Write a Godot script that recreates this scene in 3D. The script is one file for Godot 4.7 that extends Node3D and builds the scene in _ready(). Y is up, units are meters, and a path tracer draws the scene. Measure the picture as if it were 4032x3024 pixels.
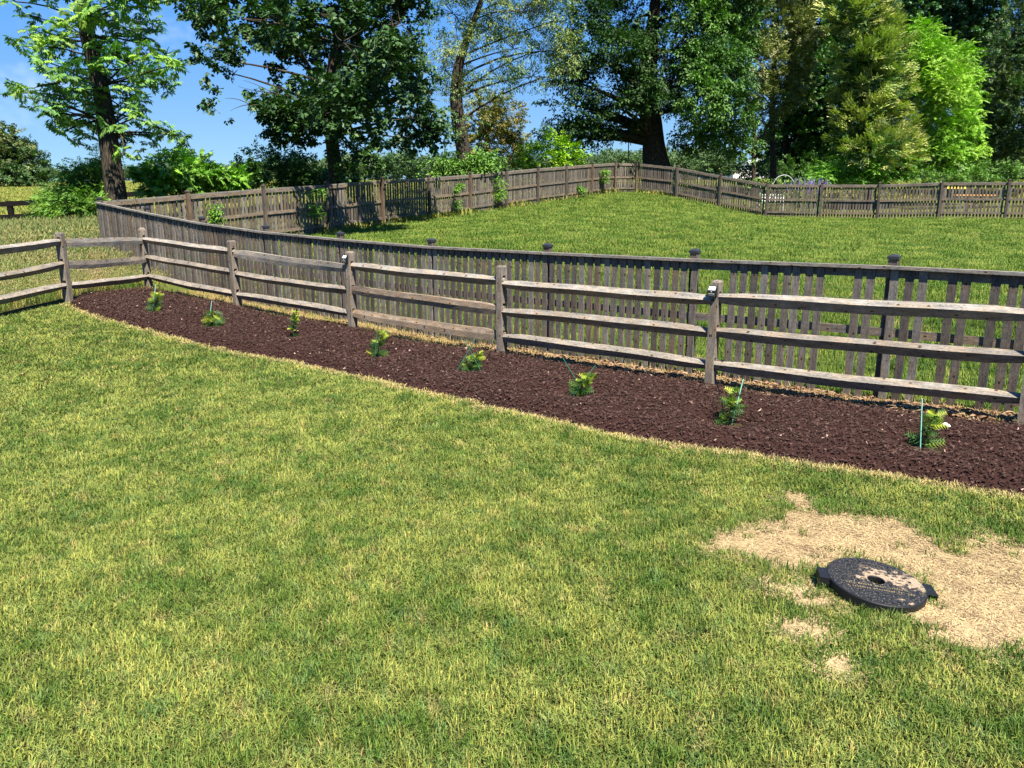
extends Node3D
# A mulched bed with young evergreens along a split rail fence, a picket-fenced lawn and trees behind it.
const SPLIT_POSTS := [[-8.03, 0.25, -10.75, 1.25], [-7.78, 0.35, -13.45, 1.2], [-7.46, 0.28, -15.81, 1.24], [-4.99, 0.14, -13.94, 1.25], [-2.53, 0.05, -12.08, 1.27], [-0.14, 0, -10.26, 1.25], [2.24, 0, -8.46, 1.24], [4.61, 0.06, -6.66, 1.25], [7.05, 0.06, -4.82, 1.25]]
const NEAR_POSTS := [[7.53, -0.08, -5.39], [5.78, -0.08, -6.78], [4.02, -0.08, -8.18], [2.26, -0.11, -9.57], [0.5, -0.12, -10.97], [-1.26, -0.12, -12.36], [-3.02, -0.07, -13.75], [-4.78, 0, -15.15], [-6.54, 0.13, -16.54], [-8.3, 0.32, -17.94], [-10.06, 0.54, -19.27]]
const REAR_POSTS := [[-10.06, 0.54, -19.27], [-8.68, 0.72, -21.17], [-7.27, 0.9, -23.2], [-5.87, 1.05, -25.22], [-4.46, 1.23, -27.24], [-3.05, 1.37, -29.27], [-1.65, 1.54, -31.29], [-0.24, 1.73, -33.31], [1.16, 1.93, -35.34], [2.57, 2.1, -37.36], [3.98, 2.28, -39.38], [5.38, 2.43, -41.41], [6.6, 2.45, -42.2]]
const FAR_POSTS := [[6.6, 2.45, -42.2], [8.44, 2.18, -40.67], [10.28, 1.72, -39.13], [12.12, 1.29, -37.6], [14.25, 1.26, -36.42], [16.37, 1.24, -35.25], [18.5, 1.31, -34.08], [20.63, 1.3, -32.9], [22.76, 1.29, -31.72], [24.89, 1.27, -30.55]]
const GROUND_POINTS := [[7.53, -5.39, 0.70227], [5.78, -6.78, 0.33228], [4.02, -8.18, 0.26310], [2.26, -9.57, 0.22692], [0.50, -10.97, 0.24016], [-1.26, -12.36, 0.26186], [-3.02, -13.75, 0.19354], [-4.78, -15.15, 0.20769], [-6.54, -16.54, 0.25039], [-8.30, -17.94, 0.12332], [-10.06, -19.27, -0.04082], [-8.68, -21.17, -0.03539], [-7.27, -23.20, 0.00445], [-5.87, -25.22, 0.03650], [-4.46, -27.24, -0.02758], [-3.05, -29.27, 0.02628], [-1.65, -31.29, 0.00219], [-0.24, -33.31, 0.01277], [1.16, -35.34, -0.01861], [2.57, -37.36, 0.01403], [3.98, -39.38, -0.02714], [5.38, -41.41, 0.01222], [6.60, -42.20, -0.04792], [8.44, -40.67, -0.04668], [10.28, -39.13, -0.02536], [12.12, -37.60, 0.18949], [14.25, -36.42, -0.08210], [16.37, -35.25, 0.07296], [18.50, -34.08, -0.06165], [20.63, -32.90, 0.01610], [22.76, -31.72, -0.00889], [24.89, -30.55, 0.00720], [-8.03, -10.75, -0.07233], [-7.78, -13.45, 0.01094], [-7.46, -15.81, -0.27001], [-4.99, -13.94, -0.24285], [-2.53, -12.08, -0.35174], [-0.14, -10.26, -0.32422], [2.24, -8.46, -0.28833], [4.61, -6.66, -0.51961], [7.05, -4.82, -0.83531], [-4.00, -1.00, 0.00385], [0.00, -1.00, -0.00546], [4.00, -1.00, -0.01411], [-4.00, -5.00, -0.02290], [0.00, -4.00, -0.03081], [4.00, -4.00, 0.17043], [-6.00, -8.00, 0.03052], [-2.00, -7.00, 0.01887], [2.00, -5.50, 0.09443], [8.00, -2.00, 0.06488], [-8.00, 4.00, -0.00455], [0.00, 6.00, -0.00130], [8.00, 4.00, -0.00845], [-12.00, -4.00, -0.00193], [-3.50, -9.50, 0.13187], [-11.00, -10.00, 0.06647], [-4.50, -20.50, -0.11564], [4.00, -14.00, -0.11362], [9.00, -11.00, -0.09257], [10.00, -22.00, 0.03479], [1.50, -22.00, -0.03727], [6.00, -31.00, -0.03575], [14.00, -28.00, 0.00937], [-21.85, -34.00, 0.04997], [-15.00, -20.00, 0.00867], [-14.00, -14.00, -0.01949], [-25.00, -25.00, -0.00787], [-30.00, -45.00, 0.00687], [-10.00, -35.00, -0.02478], [-129.42, -170.00, -0.00883], [-107.64, -170.00, 0.00438], [-79.89, -170.00, 0.00280], [0.00, -60.00, -0.02860], [25.00, -55.00, 0.03202], [45.00, -45.00, -0.03399], [40.00, -15.00, -0.01529], [60.00, 0.00, 0.02664], [-60.00, 0.00, 0.00577], [0.00, 60.00, -0.00466], [-40.00, 40.00, -0.00540], [40.00, 40.00, -0.00648], [117.37, -400.00, -0.00444], [0.00, -300.00, -0.00533], [260.90, -300.00, -0.00546], [300.00, 0.00, 0.01519], [-300.00, 0.00, 0.01310], [0.00, 300.00, -0.00102], [-263.25, -300.00, -0.00336]]
const BED_FRONT := [[-7.62, -13.15], [-6.71, -12.22], [-5.8, -11.58], [-5.16, -11.18], [-4.32, -10.65], [-3.61, -10.26], [-2.88, -9.89], [-2.09, -9.19], [-1.55, -8.76], [-1.03, -8.23], [-0.5, -7.8], [-0.17, -7.47], [0.29, -7.14], [0.7, -6.79], [1.09, -6.54], [1.47, -6.31], [1.84, -6.21], [2.17, -6], [2.58, -5.78], [2.98, -5.59], [3.22, -5.39], [3.65, -5.14], [4.08, -4.81], [4.59, -4.43]]
const BED_REAR := [[-7.99, -14.08], [-7.69, -14.61], [-7.54, -15.73], [-7.35, -15.79], [-6.27, -14.99], [-5.28, -14.4], [-4.04, -13.16], [-2.85, -12.71], [-1.65, -11.42], [-0.67, -10.74], [-0.06, -10.39], [0.59, -9.76], [1.33, -9.34], [1.99, -8.83], [2.29, -8.48], [2.82, -7.97], [3.42, -7.8], [3.69, -7.36], [4.07, -6.94], [4.56, -6.69], [5.42, -6.39], [6.07, -5.99]]
const SAPLINGS := [[-5.94, 0.27, -12.68, 0.11, 0.34], [-4.61, 0.18, -11.76, 0.01, 0.29], [-3.25, 0.11, -11.25, 0.08, 0.41], [-1.79, 0.05, -10.02, 0.08, 0.36], [-0.52, 0.07, -9.08, 0.13, 0.25], [0.68, 0.07, -7.9, 0.16, 0.26], [2.01, 0.06, -6.89, 0.08, 0.35], [3.45, 0.09, -6.14, 0.06, 0.29]]
const STAKES := [[0, -5.97, 0.27, -12.66, 0.12, 0.49, 0], [1, -4.7, 0.18, -11.78, 0.09, 0.41, 0], [2, -3.23, 0.11, -11.29, 0.05, 0.44, 0], [3, -1.81, 0.05, -9.92, 0.05, 0.38, 0], [3, -1.64, 0.05, -10.22, -0.09, 0.2, 0], [4, -0.67, 0.07, -8.95, 0.24, 0.41, 0], [4, -0.37, 0.07, -9.02, -0.21, 0.41, 0], [5, 0.64, 0.07, -7.88, 0.24, 0.36, 0], [5, 0.75, 0.07, -8.13, -0.21, 0.35, 0], [6, 2.05, 0.06, -6.89, 0.08, 0.45, 0], [6, 2.03, 0.06, -7.06, -0.11, 0.38, 0], [7, 3.38, 0.08, -6.06, -0.04, 0.45, 0]]
const WHITE_STONES := [[3.8, 0.1, -6.47], [3.79, 0.1, -6.41]]
const LID := [[2.04, -0.02, -3.93]]
const BARE_SPOTS := [[1.42, -4.48, 0.18, 0.17], [1.76, -4.48, 0.33, 0.33], [2.01, -4.75, 0.19, 0.27], [2.26, -4.61, 0.41, 0.34], [2.48, -4.36, 0.31, 0.33], [2.69, -4.07, 0.36, 0.38], [2.65, -3.72, 0.35, 0.39], [2.28, -3.64, 0.19, 0.14], [2.04, -5.15, 0.1, 0.16], [1.58, -3.97, 0.17, 0.11], [1.64, -3.78, 0.12, 0.07], [1.48, -3.5, 0.12, 0.09], [2.33, -3.45, 0.23, 0.12], [3.01, -3.95, 0.26, 0.62], [1.52, -3.19, 0.07, 0.07]]
const GREEN_CLUMPS := [[1.34, -4.28, 0.13, 0.11], [1.6, -4.03, 0.13, 0.11], [1.88, -3.78, 0.14, 0.11], [2.74, -4.42, 0.09, 0.1], [1.45, -4.2, 0.1, 0.09]]
const LOOSE_PICKETS := [6.69, 6.19, 6.06, 5.94, 5.81, 5.69, 5.56, 5.44, 5.31, 5.18, 4.79, 4.67, 4.42, 4.29, 4.16, 3.9, 3.77, 3.51, 3.37, 3.26]
const WALNUT_TREE := [[[-12.03, 0.67, -24, 0.39], [-12.03, 2.11, -24, 0.31], [-12.04, 3.86, -24, 0.26], [-12.07, 4.99, -24, 0.24], [-12.2, 6.09, -24, 0.22], [-12.29, 6.84, -24, 0.21], [-12.33, 7.66, -24, 0.21], [-12.38, 8.51, -24, 0.15], [-12.43, 9.57, -24, 0.06]], [[-14.6, 7.51, -24.98, 0.29, 0.23, 0.5], [-14.55, 6.91, -24.99, 0.25, 0.19, 0.5], [-13.55, 6.81, -24.05, 0.14, 0.11, 0.5], [-13.45, 6.3, -23.31, 0.32, 0.25, 0.5], [-12.78, 5.78, -22.57, 0.27, 0.21, 0.5], [-13.06, 6.36, -23.63, 0.42, 0.33, 0.5], [-12.76, 6.58, -23.71, 0.28, 0.22, 0.5], [-11.86, 6.87, -22.54, 0.4, 0.31, 0.5], [-11.51, 7.02, -22.56, 0.31, 0.24, 0.5], [-12.83, 7.25, -25.6, 0.4, 0.32, 0.5], [-11.92, 7.32, -24.49, 0.29, 0.23, 0.5], [-10.95, 7.23, -23.15, 0.32, 0.25, 0.5], [-10.92, 7.53, -23.79, 0.37, 0.3, 0.5], [-11.11, 7.84, -25.52, 0.3, 0.24, 0.5], [-11.11, 7.31, -25.27, 0.35, 0.27, 0.5], [-11.39, 7.02, -25.1, 0.3, 0.23, 0.5], [-11.18, 6.65, -23.66, 0.28, 0.22, 0.5], [-11.75, 6.59, -23.98, 0.28, 0.22, 0.5], [-10.84, 6.74, -24.57, 0.24, 0.19, 0.5], [-12.31, 6.84, -22.59, 0.22, 0.18, 0.5], [-14.35, 7.66, -24.18, 0.33, 0.26, 0.5], [-11.81, 6.3, -23.27, 0.23, 0.18, 0.5], [-13.02, 6.43, -25.21, 0.3, 0.23, 0.5], [-12.12, 5.5, -22.61, 0.27, 0.21, 0.5], [-13.71, 5.93, -24.57, 0.29, 0.23, 0.5], [-12.79, 5.85, -25.18, 0.35, 0.27, 0.5], [-11.27, 5.87, -23.13, 0.32, 0.25, 0.5], [-11.92, 6.35, -25.27, 0.35, 0.27, 0.5], [-11.42, 6.25, -25.19, 0.35, 0.27, 0.5], [-9.91, 5.95, -22.46, 0.26, 0.21, 0.5], [-10.33, 6.33, -24.66, 0.34, 0.27, 0.5], [-9.38, 5.63, -22.4, 0.26, 0.21, 0.5], [-10.48, 5.67, -24.01, 0.38, 0.3, 0.5], [-10.15, 5.35, -23.8, 0.28, 0.22, 0.5], [-10.59, 5.49, -23.05, 0.27, 0.21, 0.5], [-11.24, 5.26, -23.44, 0.37, 0.29, 0.5], [-11.63, 5.2, -24.98, 0.34, 0.27, 0.5], [-10.75, 4.75, -23.41, 0.23, 0.18, 0.5], [-10.4, 4.44, -22.88, 0.18, 0.14, 0.5], [-11.88, 4.84, -24.64, 0.34, 0.27, 0.5], [-11.3, 4.5, -23.84, 0.28, 0.22, 0.5], [-13.61, 5.55, -24.96, 0.29, 0.23, 0.5], [-12.34, 5.09, -23.15, 0.32, 0.25, 0.5], [-12.25, 4.92, -23.42, 0.28, 0.22, 0.5], [-13.8, 5.19, -24.96, 0.29, 0.23, 0.5], [-13.93, 5.33, -24.02, 0.28, 0.22, 0.5], [-14.49, 5.16, -24.02, 0.28, 0.22, 0.5], [-13.69, 4.89, -23.16, 0.27, 0.22, 0.5], [-12.94, 4.72, -22.45, 0.31, 0.24, 0.5], [-14.32, 4.88, -25.39, 0.3, 0.24, 0.5], [-13.16, 4.46, -22.67, 0.22, 0.18, 0.5], [-13.96, 4.58, -25.1, 0.3, 0.23, 0.5], [-12.91, 4.26, -23.58, 0.28, 0.22, 0.5], [-13.5, 4.43, -25.44, 0.25, 0.2, 0.5], [-13.13, 4.05, -23.68, 0.19, 0.15, 0.5], [-13.24, 3.96, -25.4, 0.25, 0.2, 0.5], [-12.35, 4.4, -24.18, 0.24, 0.19, 0.5], [-11.59, 4.14, -23.17, 0.27, 0.22, 0.5], [-11.93, 4.19, -24.77, 0.34, 0.27, 0.5], [-11.56, 4.08, -24.56, 0.29, 0.23, 0.5], [-11.11, 4.04, -24.59, 0.29, 0.23, 0.5], [-10.24, 3.98, -23.88, 0.33, 0.26, 0.5], [-9.65, 3.88, -23.11, 0.14, 0.11, 0.5], [-11.73, 3.76, -24.45, 0.24, 0.19, 0.5], [-10.99, 3.39, -22.74, 0.27, 0.21, 0.5], [-12.63, 4.8, -24.62, 0.24, 0.19, 0.5], [-12.89, 8.15, -24, 0.89, 0.6, 0.74], [-14.35, 8.65, -25, 0.78, 0.62, 0.7], [-11.07, 8.01, -23, 1, 0.57, 0.78], [-10.25, 8.15, -24, 0.6, 0.6, 0.6], [-12.25, 8.99, -24, 1.64, 0.89, 1.27], [-11.23, 9.52, -25, 0.93, 0.62, 0.78]]]
const OAK_TREE := [[[-6.43, 1.14, -29, 0.33], [-6.43, 2.85, -29, 0.27], [-6.48, 4.23, -29, 0.23], [-6.47, 5.49, -29, 0.21], [-6.27, 6.87, -29, 0.21], [-5.82, 8.23, -29, 0.18], [-5.52, 9.41, -29, 0.12], [-5.28, 11.13, -29, 0.05]], [[-10.49, 8.38, -28, 1.04, 0.52, 0.78], [-9.12, 8.02, -28, 1.56, 0.78, 1.17], [-8.12, 8.29, -30, 1.49, 1.02, 1.26], [-6.24, 7.95, -27, 1.34, 1.01, 1.17], [-5.28, 8.13, -30, 1.68, 1.49, 1.58], [-3.76, 7.87, -28, 1.04, 1.3, 1.17], [-3.69, 6.87, -29, 1.08, 0.9, 0.99], [-9.66, 6.55, -27, 0.67, 0.64, 0.65], [-9.17, 6.12, -27, 0.37, 0.23, 0.5], [-7.87, 6.96, -30, 0.93, 0.74, 0.84], [-6.64, 6.57, -29, 1.08, 1.08, 1.08], [-4.83, 6.42, -28, 1.04, 0.87, 0.96], [-7.91, 5.54, -27, 1.51, 0.67, 1.09], [-8.55, 5.12, -26.5, 1.15, 0.58, 0.86], [-7.81, 4.82, -27, 1.34, 0.67, 1.01], [-6.57, 4.82, -27, 1.17, 0.75, 0.96], [-7.23, 4.3, -27, 0.84, 0.3, 0.57], [-5.23, 5.05, -26.5, 0.99, 0.82, 0.9], [-4.09, 5.14, -26, 1.13, 0.73, 0.93], [-4.56, 4.36, -26, 1.13, 0.56, 0.85], [-3.34, 4.74, -27, 1.01, 0.67, 0.84], [-3.04, 5.45, -28, 0.78, 0.56, 0.67], [-2.67, 4.54, -28, 0.52, 0.49, 0.5], [-3.67, 4.08, -27, 1.01, 0.34, 0.67], [-5.67, 3.84, -28, 0.61, 0.38, 0.5], [-9.65, 9.7, -29, 1.98, 0.9, 1.44], [-7.23, 10.13, -29, 2.52, 1.08, 1.8], [-4.54, 9.99, -29, 2.34, 1.08, 1.71], [-5.75, 11.27, -29, 2.88, 0.9, 1.89], [-6.47, 6.96, -23, 1, 0.57, 0.78], [-4.51, 6.18, -22, 1.09, 0.68, 0.89], [-3.32, 5.64, -23, 0.86, 0.64, 0.75], [-5.3, 5.03, -23, 0.86, 0.5, 0.68], [-4.01, 4.66, -23, 0.86, 0.43, 0.64], [-3.28, 6.73, -23, 0.71, 0.64, 0.68]]]
const ASH_TREE := [[[-2.29, 1.91, -38, 0.41], [-2.29, 3.94, -38, 0.33], [-2.48, 5.51, -38, 0.32], [-2.62, 6.64, -38, 0.29], [-2.49, 7.96, -38, 0.23], [-2.04, 9.35, -38, 0.16], [-1.39, 10.91, -38, 0.11], [-0.96, 12.44, -38, 0.05]], [[-2.66, 10.33, -38, 1.41, 1.06, 1.24], [-1, 10.34, -39, 1.45, 1.21, 1.33], [0.49, 10.21, -37, 1.61, 0.92, 1.26], [1.99, 10.04, -38, 1.18, 1.06, 1.12], [2.54, 8.75, -38, 0.66, 1.06, 0.86], [1.4, 8.93, -39, 1.21, 1.09, 1.15], [0.09, 8.85, -38, 0.94, 0.94, 0.94], [-2.2, 8.58, -37, 1.03, 1.15, 1.09], [-3.21, 8.11, -39, 0.85, 1.09, 0.97], [-2.28, 7.15, -38, 0.83, 0.94, 0.88], [0.95, 7.65, -38, 1.18, 0.59, 0.88], [-0.56, 7.55, -38, 0.94, 0.71, 0.83], [-2.3, 5.92, -38, 0.66, 1.18, 0.92], [2.23, 7.76, -38, 0.71, 0.47, 0.59], [-0.13, 11.87, -38, 2.59, 1.18, 1.89], [-2.21, 12.06, -38, 1.89, 1.18, 1.53], [1.76, 11.49, -38, 1.41, 0.94, 1.18]]]
const BROWN_TREE := [[[-1.82, 2.84, -56, 0.17], [-1.82, 4.03, -56, 0.14], [-1.74, 6.2, -56, 0.12], [-1.63, 8.04, -56, 0.07]], [[-1.47, 8.49, -56, 1.56, 0.76, 1.16], [-2.48, 7.52, -57, 1.41, 1.24, 1.33], [-0.5, 7.48, -55, 1.37, 1.19, 1.28], [0.13, 6.36, -56, 0.97, 0.87, 0.92], [-1.48, 5.9, -56, 1.91, 1.22, 1.56], [-0.36, 5.28, -56, 1.56, 0.76, 1.16], [-2.78, 5.9, -56, 1.04, 1.04, 1.04]]]
const MAPLE_TREE := [[[8.15, 2.32, -45, 0.97], [8.15, 3.9, -45, 0.77], [7.93, 5.15, -45, 0.61], [7.76, 6.14, -45, 0.58], [7.53, 7.36, -45, 0.58], [7.46, 9.04, -45, 0.47], [7.63, 11.15, -45, 0.36], [7.78, 13.44, -45, 0.22], [7.78, 16.11, -45, 0.08]], [[4.5, 11.4, -44, 1.64, 1.5, 1.57], [6.75, 11.82, -46, 2, 1.71, 1.86], [8.66, 11.4, -44, 2.18, 1.64, 1.91], [3.96, 9.63, -43, 1.47, 1.33, 1.4], [5.52, 9.24, -42, 1.82, 1.56, 1.69], [7.65, 9.24, -42, 2.08, 1.56, 1.82], [9.95, 9.98, -45, 1.68, 1.68, 1.68], [3.59, 8.18, -44, 1.5, 1.23, 1.37], [5.1, 7.68, -42, 1.82, 1.17, 1.5], [6.6, 7.66, -41, 1.27, 1.02, 1.14], [8.42, 7.9, -42, 1.3, 1.17, 1.24], [2.79, 7.23, -45, 1.12, 0.98, 1.05], [4.03, 6.66, -43, 1.6, 0.93, 1.27], [5.49, 6.67, -42, 1.43, 0.91, 1.17], [2.88, 5.93, -44, 1.23, 0.68, 0.96], [4.17, 5.61, -43, 1.33, 0.67, 1], [5.4, 5.84, -43, 0.93, 0.59, 0.76], [2.3, 5.4, -45, 0.7, 0.42, 0.56], [9.29, 7.1, -46, 0.86, 1.14, 1], [10.03, 7.97, -46, 1.43, 1.43, 1.43], [6.27, 7.11, -41, 0.64, 0.56, 0.6], [3.73, 5.15, -45, 0.7, 0.34, 0.52], [6.03, 13.89, -45, 3.35, 1.68, 2.51], [8.73, 14.12, -45, 3.63, 1.68, 2.65], [7.16, 16.33, -45, 4.47, 1.68, 3.07]]]
const SILVER_TREE := [[[13.4, 1.86, -44, 0.15], [13.4, 2.87, -44, 0.12], [13.31, 4.11, -44, 0.12], [13.25, 5.57, -44, 0.11], [12.88, 7.24, -44, 0.09], [12.21, 9.58, -44, 0.07]], [[9.92, 10.75, -43, 1.2, 1.47, 1.33], [11.41, 10.49, -44, 1.37, 1.64, 1.5], [9.56, 8.79, -42, 0.91, 1.17, 1.04], [10.77, 8.35, -42, 1.3, 1.3, 1.3], [9.65, 7.11, -41, 1.14, 1.02, 1.08], [11.11, 6.78, -42, 1.17, 1.04, 1.11], [9.96, 5.98, -42, 1.04, 0.78, 0.91], [11.22, 5.49, -43, 1.33, 0.67, 1], [9.98, 5.32, -44, 0.96, 0.6, 0.78], [12.21, 6.05, -44, 0.68, 0.96, 0.82], [11.29, 12.3, -44, 1.64, 1.37, 1.5], [10.7, 14.07, -44, 2.46, 1.64, 2.05], [12.54, 4.84, -44, 0.82, 0.49, 0.66]]]
const OLIVE_TREE := [[[15.48, 1.97, -47, 0.23], [15.48, 3.06, -47, 0.19], [15.29, 4.77, -47, 0.17], [15.08, 7.08, -47, 0.16], [14.99, 9.59, -47, 0.13], [14.98, 12.28, -47, 0.09]], [[13.18, 11.35, -46, 1.14, 1.43, 1.28], [15.02, 11.79, -47, 1.75, 1.6, 1.68], [16.02, 11.11, -46, 1.14, 1.28, 1.21], [13.52, 9.51, -45, 1.4, 1.26, 1.33], [15.39, 9.43, -46, 1.43, 1.43, 1.43], [13.24, 8.08, -45, 0.98, 0.98, 0.98], [14.99, 7.97, -46, 1.28, 1, 1.14], [16.36, 8.35, -47, 0.87, 1.17, 1.02], [14.6, 7.08, -47, 1.17, 0.73, 0.95], [14.83, 14.18, -47, 2.62, 1.75, 2.19], [14.4, 6.06, -47, 1.02, 0.58, 0.8]]]
const TALL_DARK_TREE := [[[17.92, 2.14, -52, 0.28], [17.92, 3.07, -52, 0.22], [17.73, 5.05, -52, 0.21], [17.54, 8.73, -52, 0.18], [17.8, 12.56, -52, 0.13]], [[19.22, 12.82, -52, 1.61, 1.77, 1.69], [18.84, 10.66, -52, 1.45, 1.61, 1.53], [19.32, 9.54, -50, 1.24, 1.55, 1.4], [18.79, 7.89, -52, 1.45, 1.29, 1.37], [19.78, 7.67, -50, 1.4, 1.24, 1.32], [18.32, 6.48, -52, 1.61, 0.97, 1.29], [19.46, 6.12, -51, 1.58, 1.11, 1.34], [20.99, 12.56, -52, 1.29, 1.61, 1.45], [21.34, 6.2, -52, 1.29, 1.13, 1.21], [18.67, 15.73, -52, 2.9, 1.94, 2.42], [21.29, 15.21, -52, 1.94, 1.94, 1.94], [18.51, 5.46, -54, 2.01, 1.01, 1.51], [20.05, 4.81, -53, 1.64, 0.99, 1.32], [22.22, 4.67, -53, 1.64, 0.99, 1.32]]]
const TASSELLED_TREE := [[[18.96, 1.55, -42, 0.23], [18.96, 2.84, -42, 0.18], [18.69, 4.48, -42, 0.17], [18.27, 7.01, -42, 0.14], [17.89, 9.67, -42, 0.1], [17.66, 11.84, -42, 0.06]], [[16.94, 10.98, -41, 1.02, 1.02, 1.02], [18.38, 10.33, -42, 1.04, 1.04, 1.04], [17.35, 9.28, -41, 1.02, 1.02, 1.02], [18.41, 9.07, -41, 1.02, 0.89, 0.95], [17.95, 7.98, -41, 1.14, 0.89, 1.02], [17.77, 7.23, -42, 0.91, 0.91, 0.91], [18.74, 7.11, -41, 0.89, 0.89, 0.89], [17.93, 6, -41, 1.14, 0.89, 1.02], [19.62, 5.64, -42, 1.04, 0.91, 0.98], [17.58, 4.88, -41, 1.02, 0.76, 0.89], [18.33, 4.59, -40, 1.24, 0.74, 0.99], [19.76, 4.43, -41, 0.89, 0.76, 0.83], [17.64, 12.9, -42, 1.3, 1.3, 1.3]]]
const LIME_TREE := [[[23.43, 1.65, -43, 0.21], [23.43, 2.86, -43, 0.17], [23.21, 4.54, -43, 0.16], [22.77, 7.12, -43, 0.12], [22.05, 9.63, -43, 0.07]], [[21.35, 10.41, -43, 0.67, 0.75, 0.71], [21.33, 9.24, -42, 0.91, 0.91, 0.91], [22.84, 9.18, -43, 1.07, 0.93, 1], [21.25, 8.02, -42, 0.91, 0.91, 0.91], [21.92, 7.77, -41, 1.02, 0.89, 0.95], [23.84, 8.04, -43, 0.67, 0.93, 0.8], [21.65, 6.78, -42, 0.91, 0.78, 0.85], [22.84, 6.78, -42, 1.17, 0.78, 0.98], [24.22, 6.19, -43, 0.67, 0.8, 0.73], [22.02, 5.75, -42, 1.04, 0.73, 0.89], [23.81, 5.61, -43, 1.07, 0.75, 0.91], [22.17, 4.9, -43, 0.8, 0.67, 0.73], [22.63, 4.71, -42, 1.04, 0.73, 0.89], [24.29, 4.78, -43, 0.75, 0.75, 0.75], [22.79, 3.94, -43, 1.07, 0.59, 0.83], [24.3, 3.82, -43, 1.07, 0.67, 0.87]]]
const BLUEGREEN_TREE := [[[36.36, 2.66, -64, 0.34], [36.36, 3.22, -64, 0.28], [35.82, 8.54, -64, 0.24], [35.29, 13.64, -64, 0.18], [35.19, 16.94, -64, 0.1]], [[31.73, 16.28, -64, 1.59, 1.59, 1.59], [34.44, 16.17, -65, 1.81, 1.81, 1.81], [36.39, 15.96, -64, 1.59, 1.99, 1.79], [32.65, 14.35, -66, 1.43, 1.84, 1.64], [35.25, 13.98, -64, 1.99, 1.79, 1.89], [37.71, 13.48, -65, 1.61, 1.81, 1.71], [36.34, 11.29, -64, 1.99, 1.99, 1.99], [35.61, 11.57, -66, 1.64, 2.05, 1.84], [37.41, 8.88, -64, 1.59, 1.99, 1.79], [34.22, 18.87, -64, 3.57, 2.38, 2.98], [31.82, 16.26, -67, 1.66, 2.08, 1.87], [32.76, 12.58, -68, 1.69, 2.95, 2.32], [33.82, 8.57, -68, 1.27, 2.95, 2.11]]]
const EDGE_TREE := [[[34.4, 2.23, -52, 0.44], [34.4, 3.01, -52, 0.35], [33.84, 6.48, -52, 0.32], [33.28, 10.93, -52, 0.26], [32.82, 14.68, -52, 0.16]], [[31.38, 12.82, -52, 0.81, 1.13, 0.97], [32.67, 12.02, -52, 1.61, 1.45, 1.53], [30.74, 11.03, -51, 1.27, 1.27, 1.27], [32.62, 9.96, -51, 1.58, 1.42, 1.5], [30.69, 9.42, -51, 1.27, 1.27, 1.27], [30.91, 8.17, -52, 1.29, 1.29, 1.29], [31.39, 8.21, -50, 1.55, 1.4, 1.47], [31.12, 6.76, -52, 1.29, 1.13, 1.21], [32.31, 6.4, -51, 1.58, 1.27, 1.42], [31.02, 5.34, -52, 1.29, 0.97, 1.13], [32.28, 4.71, -51, 1.58, 1.11, 1.34], [34.74, 6.48, -52, 1.94, 2.58, 2.26], [34.21, 11.48, -52, 1.94, 2.58, 2.26], [34.26, 14.68, -52, 2.58, 2.26, 2.42], [36.78, 5.05, -52, 1.94, 1.94, 1.94]]]
const FIELD_TREE := [[[-70.62, 3.46, -112, 0.43], [-70.62, 4.07, -112, 0.34], [-70.34, 7.21, -112, 0.28], [-70.09, 9.69, -112, 0.14]], [[-70.36, 10, -112, 2.43, 1.53, 1.98], [-71.67, 7.83, -112, 2.78, 2.43, 2.61], [-70.93, 7.99, -115, 2.5, 2.28, 2.39], [-67.64, 6.58, -112, 1.74, 1.74, 1.74], [-68.18, 5.55, -109, 3.04, 1.49, 2.27], [-66.85, 5.33, -112, 1.25, 1.25, 1.25], [-73.41, 9.07, -112, 2.78, 2.78, 2.78], [-76.31, 7.21, -112, 3.47, 3.47, 3.4]]]
const CORNER_SHRUB := [[[-13.43, 0.78, -24.18]], [[-14.02, 1.98, -24, 0.33, 0.21, 0.27], [-13.99, 2.25, -24.5, 0.53, 0.33, 0.43], [-13.45, 2.53, -24.5, 0.61, 0.46, 0.53], [-12.93, 2.67, -24.5, 0.53, 0.61, 0.57], [-12.82, 2.11, -23.9, 0.74, 0.44, 0.59], [-13.45, 1.84, -23.7, 0.51, 0.26, 0.39], [-12.85, 3.1, -25, 0.31, 0.39, 0.35], [-12.5, 1.98, -24.2, 0.3, 0.3, 0.3], [-14.51, 1.98, -24, 0.27, 0.12, 0.19], [-13.76, 1.78, -23.5, 0.36, 0.2, 0.28]]]
const LIME_SHRUB := [[[-10.92, 1.01, -26.9]], [[-12.35, 2.88, -27, 0.47, 0.42, 0.44], [-11.7, 3.03, -27, 0.59, 0.5, 0.54], [-10.83, 2.94, -26.4, 0.66, 0.49, 0.57], [-10.23, 2.86, -26.4, 0.66, 0.46, 0.56], [-9.84, 2.8, -27, 0.67, 0.42, 0.54], [-9.3, 2.65, -27, 0.42, 0.3, 0.36], [-12.07, 2.5, -27, 0.67, 0.34, 0.5], [-11.13, 2.5, -27, 1.01, 0.37, 0.69], [-10.03, 2.42, -27, 0.84, 0.3, 0.57], [-11.19, 3.45, -27, 0.23, 0.27, 0.25], [-11.83, 3.33, -27, 0.27, 0.23, 0.25], [-10.57, 3.33, -27, 0.34, 0.27, 0.3]]]
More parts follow.
